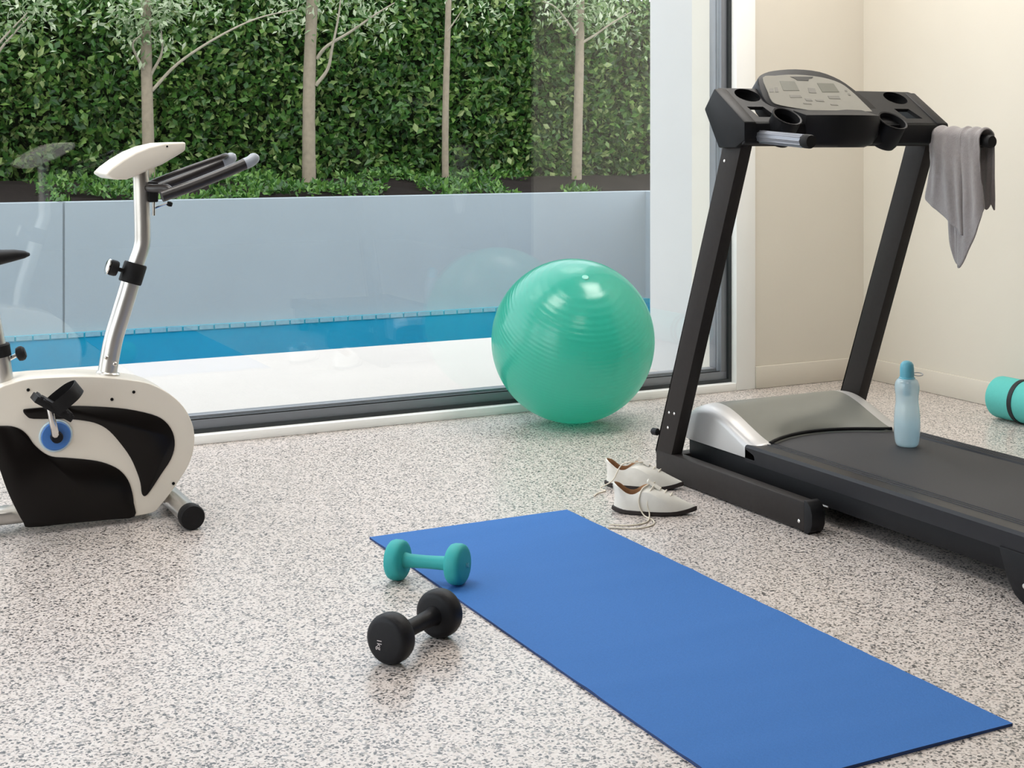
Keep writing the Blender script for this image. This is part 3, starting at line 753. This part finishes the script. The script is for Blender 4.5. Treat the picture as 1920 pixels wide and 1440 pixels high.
# handlebars
def hb_arm(s):
    Y1 = YC+s*.125
    pts_ = [V((.905, YC, .968))+V((0, 0, 0)), V((.915, YC+s*.055, .967)), V((.940, YC+s*.105, .968))]
    if s < 0: line = [(322, 362), (363, 346), (430, 318), (462, 304)]
    else: line = None
    ln = [atY(px, py, YC-.125) for px, py in [(322, 362), (363, 347), (430, 320), (462, 306)]]
    ln = [V((p.x, Y1, p.z)) for p in ln]
    MB().tube(smooth_open(pts_+[ln[0]], 4), .0125, 14).build('handlebar_stem', M['foam'], root)
    g = MB().tube(smooth_open([ln[0]+(ln[0]-ln[1])*.45]+ln, 5), .0165, 18).build('handlebar_grip', M['foam'], root, 'black foam handlebar grip')
    e = ln[-1]; dd = (ln[-1]-ln[-2]).normalized()
    tip = [e-dd*.005, e+dd*.012, e+dd*.026+V((0, -s*.004, .004)), e+dd*.036+V((0, -s*.012, .010))]
    MB().tube(smooth_open(tip, 4), [.0172]*9+[.0165, .0145, .010, .004][:max(0, len(smooth_open(tip, 4))-9)], 18).build('grip_end', M['grey'], g, 'grey rounded grip end')
    inn_ = [V((.915, YC+s*.05, .972)), V((.95, YC+s*.07, .985)), V((1.05, YC+s*.072, 1.022)), V((1.15, YC+s*.078, 1.055)), V((1.175, YC+s*.105, 1.060)), V((1.165, Y1, 1.052))]
    if s > 0: MB().tube(smooth_open(inn_, 5), .0085, 12).build('inner_bar', M['foam'], root, 'glossy black inner bar')
hb_arm(-1); hb_arm(1)
MB().obox(V((.921, YC, .955)), V((1, 0, 0)), V((0, 1, 0)), V((0, 0, 1)), .014, .03, .030).bevel(.004, 2).build('handlebar_clamp', M['rubber'], root)
MB().tube([(.925, YC-.012, .925), (.925, YC-.012, .885)], .0045, 10).tube([(.925, YC-.012, .905), (.965, YC-.012, .920)], .003, 8).build('clamp_bolt', M['chrome'], root, 'chrome clamp bolt')
MB().lathe([(.0, -.008), (.008, -.006), (.009, .0), (.008, .006), (0, .008)], (.972, YC-.012, .918), (.3, 0, 1), 14, cap=False).build('bolt_knob', M['rubber'], root)
# seat post and saddle
p0, p1 = cp(9, 730), cp(-2, 655)
dd = (p1-p0).normalized()
MB().tube([p0-dd*.03, p0, p1], .027, 24).build('seat_tube', M['satin'], root, 'silver seat tube')
sp_top = V((.455, YC, .715))
MB().tube([p1-dd*.01, p1+(sp_top-p1)*.5, sp_top], .0215, 24).build('seat_post', M['satin'], root, 'silver seat post')
MB().lathe([(.031, -.016), (.031, .016), (.027, .02)], p1-dd*.005, dd, 24).build('seat_collar', M['rubber'], root)
kp = cp(16, 674, YC-.0); ke = cp(34, 664, YC-.0)
MB().tube([kp, ke], .006, 12).build('adjuster_pin', M['chrome'], root, 'chrome seat adjuster pin')
kdir = (cp(44, 672)-cp(26, 662)).normalized(); kdir = V((.85, -.2, .3)).normalized()
MB().lathe([(.009, -.004), (.019, .0), (.0215, .008), (.0205, .016), (.014, .022), (0, .023)], cp(33, 665), kdir, 20).build('adjuster_knob', M['rubber'], root, 'black seat adjuster knob')
# saddle loft: sections along x
sec = []
for x, hw_, zt, zb_ in ((.222, .02, .790, .765), (.228, .075, .805, .750), (.25, .105, .812, .735), (.30, .118, .812, .728), (.36, .105, .806, .732), (.42, .070, .800, .742), (.48, .044, .798, .752), (.535, .034, .797, .765), (.562, .027, .793, .772), (.576, .010, .786, .778)):
    ring = []
    for k in range(20):
        a_ = 2*PI*k/20; c_, s_ = math.cos(a_), math.sin(a_)
        ring.append(V((x, YC+hw_*math.copysign(abs(c_)**.75, c_), (zt+zb_)/2+(zt-zb_)/2*math.copysign(abs(s_)**.8, s_))))
    sec.append(ring)
sd = MB(); R = [[sd.bm.verts.new(p) for p in r] for r in sec]
for a_, b_ in zip(R, R[1:]):
    for k in range(20): sd.bm.faces.new((a_[k], a_[(k+1) % 20], b_[(k+1) % 20], b_[k]))
sd.bm.faces.new(R[0][::-1]); sd.bm.faces.new(R[-1])
sd.build('saddle', M['rubber'], root, 'black padded saddle', sharp=60)

# ================================================================== TREADMILL
TXL, TXR = 2.510, 3.290
root = empty('treadmill', (2.9, 3.2, 0)); tag(root, 'black folding treadmill with grey console standing at the right', 'treadmill')
W = .042
def side(x0, sgn):
    x1 = x0+W*sgn; xa, xb = min(x0, x1), max(x0, x1)
    # foot rail on the floor
    MB().box(xa, xb, 3.085, 3.845, .004, .088).bevel(.004, 2).build('foot_rail', M['steelblack'], root)
    pts = [(3.085, .0), (3.085, .094), (3.072, .092), (3.058, .080), (3.050, .060), (3.050, .030), (3.058, .010), (3.070, .001)]
    MB().prism([V((xa-.001, y, z)) for y, z in pts], (W+.006, 0, 0)).bevel(.003, 2).build('rail_end_cap', M['plasticblack'], root)
    # leaning upright
    pr = [(3.845, .0), (3.845, .075), (3.492, 1.045), (3.478, 1.12), (3.372, 1.12), (3.395, 1.045), (3.752, .088), (3.752, .0)]
    MB().prism([V((xa, y, z)) for y, z in [(3.8449, .0865), (3.8449, .078), (3.488, 1.045), (3.465, 1.11), (3.372, 1.11), (3.395, 1.045), (3.753, .0865)]], (W, 0, 0)).bevel(.004, 2).build('upright', M['steelblack'], root)
    for (y, z) in ((3.765, .222), (3.735, .224), (3.772, .172), (3.462, 1.045)):
        MB().lathe([(.0048, -.002), (.0048, .0015), (.003, .003), (0, .003)], (x0, y, z), (-sgn, 0, 0), 12).build('bolt', M['chrome'], root, 'small bright bolt')
    MB().lathe([(.0055, -.002), (.0055, .003), (.003, .005), (0, .005)], (x0, 3.105, .030), (-sgn, 0, 0), 12).build('bolt', M['chrome'], root, 'small bright bolt')
side(TXL, 1); side(TXR, -1)
MB().box(TXL+W, TXR-W, 3.79, 3.84, .02, .075).bevel(.004, 2).build('front_crossbar', M['steelblack'], root)
for x in (TXL-.0, ):
    MB().lathe([(.012, 0), (.012, .018), (.009, .022), (0, .022)], (x+.002, 3.838, .145), (-.35, 1, 0), 16).build('lock_knob', M['plasticblack'], root)
# deck: frame, belt, side rails
DX0, DX1, DY0, DY1, DZ = 2.600, 3.222, 2.17, 3.80, .166
MB().box(DX0+.012, DX0+.052, DY0+.02, DY1, .055, .118).box(DX1-.052, DX1-.012, DY0+.02, DY1, .055, .118).box(DX0+.05, DX1-.05, 3.30, 3.34, .07, .115).box(DX0+.05, DX1-.05, 2.62, 2.66, .07, .115).bevel(.003, 2).build('deck_frame', M['plasticblack'], root)
for xa, xb in ((DX0, DX0+.088), (DX1-.055, DX1)):
    pr = MB()
    out_ = [(xa, .112), (xa, DZ-.010), (xa+.005, DZ-.001)]
    n = 3
    for k in range(n):
        x = (xb-.034 if xa < 3 else xa+.012)+.014*k
        out_ += [(x-.0022, DZ), (x-.0012, DZ+.002), (x+.0012, DZ+.002), (x+.0022, DZ)]
    out_ += [(xb, DZ-.004), (xb, .112)]
    pr.prism([V((x, DY0, z)) for x, z in out_], (0, DY1-.32-DY0, 0)).build('side_rail', M['tread'], root, sharp=25)
bx0, bx1 = DX0+.090, DX1-.057
bl = [(DY0+.02, DZ-.006), (DY0+.006, DZ-.014), (DY0, DZ-.030), (DY0+.006, DZ-.046), (DY0+.02, DZ-.054), (DY1-.22, DZ-.054), (DY1-.2, DZ-.03), (DY1-.22, DZ-.006)]
MB().prism([V((bx0, y, z)) for y, z in bl], (bx1-bx0, 0, 0)).build('running_belt', M['belt'], root, 'charcoal running belt')
MB().box(bx0-.002, bx0-.0, DY0+.02, DY1-.33, .112, DZ-.012).box(bx1, bx1+.002, DY0+.02, DY1-.33, .112, DZ-.012).build('belt_gap', M['hole'], root, smooth=False)
for x in (DX0-.006, DX1-.034):
    MB().prism([V((x, y, z)) for y, z in [(2.345, .0), (2.330, .008), (2.325, .03), (2.330, .06), (2.335, .118), (2.455, .118), (2.430, .05), (2.405, .012), (2.385, .0)]], (.04, 0, 0)).bevel(.005, 2).build('rear_foot', M['plasticblack'], root)
    MB().lathe([(.006, -.002), (.006, .0015), (0, .0035)], (x if x < 3 else x+.04, 2.372, .042), (-1 if x < 3 else 1, 0, 0), 12).build('bolt', M['chrome'], root, 'small bright bolt')
MB().tube([atX(1522, 940, DX0+.004), atX(1553, 951, DX0+.004)], .003, 8).build('lift_strut', M['satin'], root, 'thin bright strut')
# motor hood
hp_ = [(3.800, .122), (3.800, .195), (3.785, .222), (3.755, .240), (3.715, .249), (3.660, .246), (3.600, .229), (3.540, .205), (3.480, .182), (3.440, .170), (3.432, .160), (3.440, .122)]
prof_ = smooth_open([V((y, z)) for y, z in hp_[1:11]], 4)
def hood_strip(xs_dz, name, m, lab=None, arc=0.):
    mb = MB(); rows = []
    for x, dz, dyf in xs_dz:
        row = []
        for p in prof_:
            t = max(0, (3.62-p.x)/.18)
            z = max(.126, p.y-dz)
            row.append(mb.bm.verts.new((x, p.x+dyf*min(1, t)**2, z)))
        rows.append(row)
    for a_, b_ in zip(rows, rows[1:]):
        for k in range(len(prof_)-1): mb.bm.faces.new((a_[k], a_[k+1], b_[k+1], b_[k]))
    return mb
def arcf(x): t = (x-2.9)/.24; return .085*max(0, 1-t*t)
hd = MB()
xs = [DX0+.066+(DX1-DX0-.132)*k/24 for k in range(25)]
mb = hood_strip([(x, 0, arcf(x)) for x in xs], 'h', None)
hood = mb.build('motor_hood', M['hood'], root, 'grey satin motor hood', sharp=60)
# dished panel over the belt edge
for nm, x0, x1, xo in (('hood_side', DX0+.066, DX0, -1), ('hood_side', DX1-.066, DX1, 1)):
    mb = MB(); rows = []
    for fx, dz in ((0, 0), (.35, .0015), (.72, .006), (.92, .014), (1., .030)):
        x = x0+(x1-x0)*fx
        rows.append([mb.bm.verts.new((x, p.x, max(.124, p.y-dz))) for p in prof_])
    rows.append([mb.bm.verts.new((x1, p.x, .124)) for p in prof_])
    for a_, b_ in zip(rows, rows[1:]):
        for k in range(len(prof_)-1): mb.bm.faces.new((a_[k], a_[k+1], b_[k+1], b_[k]))
    mb.bm.faces.new([r[-1] for r in rows])
    mb.build(nm, M['silver'], hood, 'silver hood flank', sharp=50)
MB().box(DX0+.01, DX1-.01, 3.60, 3.80, .118, .14).build('hood_base', M['plasticblack'], root, smooth=False)
lip = smooth_open([V((x, 3.440+arcf(x)-.004, .1695)) for x in xs[::2]], 3)
MB().tube(lip, .0055, 8).build('hood_lip', M['hole'], hood, 'black edge strip')

# console beam with cut-outs; frame of the sloping plane
P0, P1 = V((0, 3.490, 1.264)), V((0, 3.340, 1.158))
vd = (P1-P0).normalized(); nd = V((0, -vd.z, vd.y)); nd = nd if nd.z > 0 else -nd
xd = V((1, 0, 0))
def bpnt(x, v, n=0.): return V((x, 0, 0))+P0+vd*v+nd*n
L_ = (P1-P0).length
beam = MB().prism([bpnt(2.495, 0), bpnt(2.515, -.012), bpnt(3.285, -.012), bpnt(3.305, 0), bpnt(3.305, L_), bpnt(2.495, L_)], -nd*.012).bevel(.003, 2).build('console_beam', M['plasticblack'], root)
cut = MB()
def ell(x, v, rx, rv, n=24): return [(x+rx*math.cos(2*PI*k/n), v+rv*math.sin(2*PI*k/n)) for k in range(n)]
TR = ((2.600, .028), (3.200, .028))
for x, v in TR: cut.prism([bpnt(a, b, .05) for a, b in ell(x, v, .045, .036)], -nd*.095)
boolean_cut(beam, cut)
cut = MB()
for x in (2.558, 3.146): cut.prism([bpnt(x, .092, .05), bpnt(x+.062, .092, .05), bpnt(x+.080, .148, .05), bpnt(x+.012, .148, .05)], -nd*.2)
boolean_cut(beam, cut)
for p_ in beam.data.polygons: p_.use_smooth = False
MB().prism([bpnt(2.495, L_-.014), bpnt(2.495, L_), V((2.495, 3.340, 1.100)), V((2.495, 3.356, 1.092))], (.81, 0, 0)).bevel(.003, 2).build('beam_lip', M['plasticblack'], root)
for x, v in TR:
    rows = []; mb = MB()
    for sc, n_ in ((1.06, -.004), (1.0, -.012), (.94, -.022), (.80, -.030), (.4, -.032)):
        rows.append([mb.bm.verts.new(bpnt(x+(a-x)*sc, v+(b-v)*sc, n_)) for a, b in ell(x, v, .045, .036)])
    for a_, b_ in zip(rows, rows[1:]):
        for k in range(24): mb.bm.faces.new((a_[k], a_[(k+1) % 24], b_[(k+1) % 24], b_[k]))
    mb.bm.faces.new(rows[-1]); mb.build('tray_bowl', M['hole'], root, 'dark tray hollow')
# end blocks down to the uprights
for x0 in (2.492, 3.262):
    MB().prism([V((x0, y, z)) for y, z in [(3.492, 1.268), (3.338, 1.162), (3.338, 1.108), (3.385, 1.085), (3.470, 1.085), (3.545, 1.205)]], (.046, 0, 0)).bevel(.005, 2).build('end_cover', M['plasticblack'], root)
MB().box(2.535, 3.265, 3.375, 3.410, 1.090, 1.128).bevel(.004, 2).build('crossbar', M['steelblack'], root)
# central pod
Q0, Q1 = V((0, 3.535, 1.330)), V((0, 3.375, 1.172))
pvd = (Q1-Q0).normalized(); pnd = V((0, -pvd.z, pvd.y)); pnd = pnd if pnd.z > 0 else -pnd
def on_pod(px, py):
    r = ray(px, py); t = (Q0-EYE).dot(pnd)/r.dot(pnd); w = EYE+r*t
    return w.x, (w-Q0).dot(pvd)
def ppnt(x, v, n=0.): return V((x, 0, 0))+Q0+pvd*v+pnd*n
outer = [on_pod(*q) for q in [(1421, 150), (1428, 139), (1450, 132), (1492, 129), (1537, 134), (1575, 149), (1605, 170), (1630, 189), (1649, 210), (1645, 226), (1610, 233), (1560, 231), (1510, 221), (1462, 207), (1438, 192), (1427, 172)]]
inner = [on_pod(*q) for q in [(1430, 146), (1452, 143), (1492, 141), (1540, 146), (1575, 157), (1597, 173), (1617, 192), (1638, 214), (1632, 219), (1575, 218), (1519, 208), (1462, 198), (1447, 190), (1439, 172)]]
oc = smooth_closed([V(p) for p in outer], 3)
pod = MB().prism([ppnt(x, v) for x, v in oc], -pnd*.062).bevel(.004, 2, 50).build('console_pod', M['plasticblack'], root, sharp=45)
ic = smooth_closed([V(p) for p in inner], 3)
pan = MB().prism([ppnt(x, v, .0025) for x, v in ic], -pnd*.004).build('control_panel', M['panel'], pod, 'grey control panel', sharp=45)
def quad(name, m, c4, parent=pan, h=.0034, lab=None):
    q = [on_pod(*c) for c in c4]
    return MB().prism([ppnt(x, v, h) for x, v in q], -pnd*.0012).build(name, m, parent, lab, smooth=False)
quad('display_window', M['paneldark'], [(1461, 153), (1489, 154), (1498, 171), (1468, 171)], lab='grey display window')
quad('display_window', M['paneldark'], [(1531, 157), (1562, 158), (1573, 174), (1541, 174)], lab='grey display window')
quad('panel_logo', M['ink'], [(1481, 145), (1524, 145), (1522, 148), (1516, 149), (1515, 153), (1494, 152), (1490, 149)], lab='dark logo bar')
for c4 in ([(1479, 179), (1500, 180), (1503, 184), (1481, 184)], [(1551, 181), (1572, 181), (1575, 187), (1554, 186)], [(1442, 167), (1449, 167), (1450, 174), (1442, 174)], [(1452, 165), (1457, 165), (1459, 174), (1453, 174)],
           [(1508, 186), (1520, 187), (1523, 191), (1511, 190)], [(1527, 188), (1543, 189), (1545, 192), (1530, 191)], [(1505, 194), (1520, 195), (1521, 197), (1506, 196)], [(1556, 196), (1569, 197), (1571, 199), (1557, 198)], [(1583, 170), (1587, 170), (1588, 173), (1584, 173)], [(1588, 176), (1592, 176), (1594, 180), (1590, 180)], [(1604, 209), (1611, 209), (1614, 215), (1607, 215)], [(1514, 166), (1527, 167), (1530, 176), (1516, 175)]):
    quad('button', M['panelmid'], c4, lab='faint grey button')
x, v = on_pod(1581, 224)
MB().obox(ppnt(x, v, .003), xd, pvd, pnd, .010, .005, .005).bevel(.001, 1).build('safety_key', M['red'], pod, 'small reddish safety key')
# bin under the pod, with a rounded front
bw = []; BX = 2.868
for k in range(25):
    t = -1+2*k/24
    bw.append((BX+.145*t, 3.335-.062*(1-abs(t)**2.6)))
bn = MB(); rows = []
for z, sc, dy in ((1.185, 1.0, .0), (1.165, 1.02, 0), (1.120, .98, .006), (1.096, .90, .018), (1.086, .76, .035)):
    rows.append([bn.bm.verts.new((BX+(x-BX)*sc, y+dy, z)) for x, y in bw]+[bn.bm.verts.new((BX+.145*sc, 3.46, z+.03)), bn.bm.verts.new((BX-.145*sc, 3.46, z+.03))])
for a_, b_ in zip(rows, rows[1:]):
    n = len(a_)
    for k in range(n): bn.bm.faces.new((a_[k], a_[(k+1) % n], b_[(k+1) % n], b_[k]))
bn.bm.faces.new(rows[0]); bn.bm.faces.new(rows[-1][::-1])
bn.build('pod_tray', M['plasticblack'], root, sharp=40)
# cup holders
def on_beam(px, py, n=0.):
    r = ray(px, py); t = (P0+nd*n-EYE).dot(nd)/r.dot(nd); return EYE+r*t
for px, py, rr, zb_ in ((1475, 220, .045, .030), (1673, 228, .047, .012)):
    c = on_beam(px, py, zb_)
    axd = (nd*.75+V((0, 0, 1))*.6).normalized()
    axd = nd
    MB().lathe([(rr*.86, -.085), (rr*.98, -.07), (rr, 0), (rr+.003, .003), (rr+.001, .0055), (rr-.004, .004), (rr-.006, -.01), (rr*.80, -.075), (0, -.076)], c, axd, 36, cap=False).build('cup_holder', M['plasticblack'], root, 'black cup holder ring')
    MB().lathe([(rr-.0075, -.012), (rr*.78, -.070), (0, -.071)], c, axd, 28, cap=False).build('cup_shade_lining', M['hole'], root)  # black liner paints the shade inside the cup
# handles
for xh, s in ((2.556, 1), (3.262, 1)):
    base = V((xh, 3.385, 1.120)); tipp = V((xh, 3.135, 1.105))
    MB().tube(smooth_open([base+V((0, .02, .0)), base, (base+tipp)/2+V((0, 0, .002)), tipp], 5), .0185, 20).build('handle', M['grip'] if xh < 3 else M['plasticblack'], root, 'ribbed silver hand grip' if xh < 3 else 'black ribbed hand grip')
    rb = MB()
    for k in range(10):
        a_ = 2*PI*k/10
        rb.tube([base+V((.0180*math.cos(a_), -.02, .0180*math.sin(a_))), tipp+V((.0180*math.cos(a_), .005, .0180*math.sin(a_)))], .0028, 6)
    rb.build('grip_ribs', M['grip'] if xh < 3 else M['plasticblack'], root)
    MB().lathe([(.0195, -.004), (.0205, .0), (.0205, .020), (.018, .026), (0, .027)], tipp, tipp-base, 24).build('handle_cap', M['rubber'], root, 'black handle end cap')

# ================================================================== TOWEL over the right handle
tw = MB()
HX = 3.262
def tp(px, py, X): p = atX(px, py, X); return p.y, p.z
# each fold: columns from the window side towards the camera = (px at the handle, hem px, hem py, X at hem), back flap hem z or None
folds = [
 (.0005, [(1740, 1744, 292, 3.238), (1747, 1748, 308, 3.232), (1755, 1754, 318, 3.230), (1763, 1762, 320, 3.234)], None),
 (.0060, [(1752, 1736, 374, 3.226), (1760, 1748, 387, 3.219), (1769, 1762, 398, 3.222), (1779, 1777, 412, 3.215), (1790, 1791, 427, 3.219), (1801, 1803, 441, 3.216), (1806, 1806, 440, 3.226)], 1.00),
 (.0020, [(1776, 1779, 424, 3.240), (1784, 1784, 468, 3.236), (1793, 1792, 492, 3.238), (1803, 1800, 496, 3.240)], None),
 (.0085, [(1803, 1799, 470, 3.238), (1806, 1797, 503, 3.226), (1813, 1806, 492, 3.218), (1821, 1818, 466, 3.222), (1829, 1831, 434, 3.216), (1836, 1842, 402, 3.224), (1840, 1844, 386, 3.234)], .90)]
for lay, cols, backz in folds:
    rows = []
    dense = smooth_open([V(c) for c in [(a, b, c_) for a, b, c_, d in cols]], 3)
    xs_ = smooth_open([V((d, 0, 0)) for a, b, c_, d in cols], 3)
    for ci, (q, xq) in enumerate(zip(dense, xs_)):
        yt = tp(q.x, 250, HX-.025)[0]; xh = xq.x
        yh, zf = tp(q.y, q.z, xh)
        hz = 1.112+.06*(yt-3.135); Rr = .0225+lay
        path = []; nF = 18
        for k in range(nF):
            t = k/(nF-1)
            z = zf+(hz-zf)*t; yy = yh+(yt-yh)*min(1, t**.85); xx = xh+(HX-Rr-xh)*t**1.4
            wr = .0045*math.sin(ci*1.15+lay*900+t*2.5)*math.sin(PI*min(1, t*.9+.12))+.003*noise.noise(V((ci*.5, t*5, lay*1000)))
            path.append(V((xx+wr, yy, z)))
        for k in range(1, 9):
            a_ = PI-PI*k/9; path.append(V((HX+Rr*math.cos(a_), yt, hz+Rr*math.sin(a_)*(1+.12*math.sin(ci*.9)))))
        zb_ = (backz if backz else hz-.05)+.012*math.sin(ci)
        for k in range(9):
            t = k/8; path.append(V((HX+Rr+.007*t+.003*math.sin(ci*1.4+3*t), yt+.010*t, hz+(zb_-hz)*t)))
        rows.append([tw.bm.verts.new(p) for p in path])
    for a_, b_ in zip(rows, rows[1:]):
        for k in range(len(a_)-1): tw.bm.faces.new((a_[k], a_[k+1], b_[k+1], b_[k]))
o = tw.build('towel', M['towel'], sharp=180); tag(o, 'grey terry towel hanging over the right treadmill handle', 'towel')
md = o.modifiers.new('sub', 'SUBSURF'); md.levels = 1; md.render_levels = 1
md = o.modifiers.new('sol', 'SOLIDIFY'); md.thickness = .0036; md.offset = 1

# ================================================================== WATER BOTTLE on the belt
bz = DZ-.0055
root = empty('water_bottle', (3.047, 3.25, bz)); tag(root, 'clear blue water bottle standing on the treadmill belt', 'bottle')
c = V((3.047, 3.25, bz))
outp = smooth_open([V((.0305, .001)), V((.0355, .010)), V((.0390, .035)), V((.0400, .070)), V((.0380, .105)), V((.0345, .137)), V((.0352, .160)), V((.0372, .176)), V((.0365, .192)), V((.0310, .205)), V((.0225, .211))], 4)
prof_b = [(0, .004), (.024, .001)]+[(p.x, p.y) for p in outp]
inn_b = [(max(0, r-.0016), h+(.002 if h < .01 else 0)) for r, h in prof_b[::-1]]
MB().lathe(prof_b+inn_b, c, (0, 0, 1), 40, cap=False).build('bottle_body', M['btl'], root, 'clear pale blue plastic body', sharp=60)
wl = [(0, .0065)]+[(p.x-.0022, p.y+.002) for p in outp if p.y < .085]+[(.0372, .086), (0, .086)]
MB().lathe(wl, c, (0, 0, 1), 36, cap=False).build('water_fill', M['btlwater'], root, 'water inside the bottle', sharp=40)
MB().lathe([(.0245, .204), (.0245, .212), (.0215, .214), (.0215, .222), (.0212, .242), (.0195, .253), (.0145, .260), (.0075, .2635), (0, .2645)], c, (0, 0, 1), 32).build('cap', M['cap'], root, 'blue domed cap', sharp=50)
MB().lathe([(.0, .153), (.0100, .154), (.0115, .160), (.0125, .205)], c, (0, 0, 1), 24).build('filter_tube', M['cap'], root, 'blue filter tube inside the neck')
lp_ = []
d_ = V((ca, -sa, 0))
for k in range(29):
    t = k/28; a_ = PI+2*PI*t
    lp_.append(c+V((0, 0, .222+.003*math.sin(a_)))+d_*(.0345+.0145*math.cos(a_))+V((sa, ca, 0))*(.012*math.sin(a_)))
MB().tube(lp_, .0013, 8, False).build('carry_loop', M['grey'], root, 'thin grey carry loop')

# ================================================================== LIGHT
w = bpy.data.worlds.new('sky'); SC.world = w; w.use_nodes = True
n, l = w.node_tree.nodes, w.node_tree.links
bg = n['Background']
sky = n.new('ShaderNodeTexSky'); sky.sky_type = 'NISHITA'; sky.sun_disc = False; sky.sun_elevation = math.radians(52); sky.sun_rotation = math.radians(200); sky.dust_density = 3.
mxn = n.new('ShaderNodeMix'); mxn.data_type = 'RGBA'; mxn.inputs[0].default_value = .72
mul = n.new('ShaderNodeMix'); mul.data_type = 'RGBA'; mul.blend_type = 'MULTIPLY'; mul.inputs[0].default_value = 1.; mul.inputs[7].default_value = (.22, .22, .22, 1)
l.new(sky.outputs[0], mul.inputs[6])
l.new(mul.outputs[2], mxn.inputs[6]); mxn.inputs[7].default_value = (.98, .99, 1.0, 1)
l.new(mxn.outputs[2], bg.inputs[0]); bg.inputs[1].default_value = 1.85
def area(name, loc, size, power, col, rot=(0, 0, 0)):
    d = bpy.data.lights.new(name, 'AREA'); d.shape = 'RECTANGLE'; d.size, d.size_y = size; d.energy = power; d.color = col
    o = bpy.data.objects.new(name, d); COL.objects.link(o); o.location = loc; o.rotation_euler = rot; return o
area('ceiling_fill', (1.0, 4.1, ZC-.02), (1.2, 1.0), 20, (1., .96, .91))  # this and the next two are added fill lamps, without fixtures
area('ceiling_fill', (3.5, 4.0, ZC-.02), (1.0, 1.0), 23, (1., .96, .91))
area('ceiling_fill', (1.2, .6, ZC-.02), (1.2, 1.2), 13, (1., .96, .91))

# ================================================================== CAMERA
cd = bpy.data.cameras.new('camera'); cam = bpy.data.objects.new('camera', cd); COL.objects.link(cam)
cam.location = EYE; cam.rotation_euler = (PI/2, 0, -A)
cd.sensor_width = 36; cd.sensor_fit = 'HORIZONTAL'; cd.lens = F/1920*36; cd.shift_y = -(720-PY)/1920; cd.clip_start = .05; cd.clip_end = 100
SC.camera = cam
SC.cycles.max_bounces = 9; SC.cycles.transparent_max_bounces = 12
vs_ = SC.view_settings
vs_.view_transform = 'Standard'; vs_.look = 'None'; vs_.exposure = .85; vs_.gamma = 1.0; vs_.use_curve_mapping = False
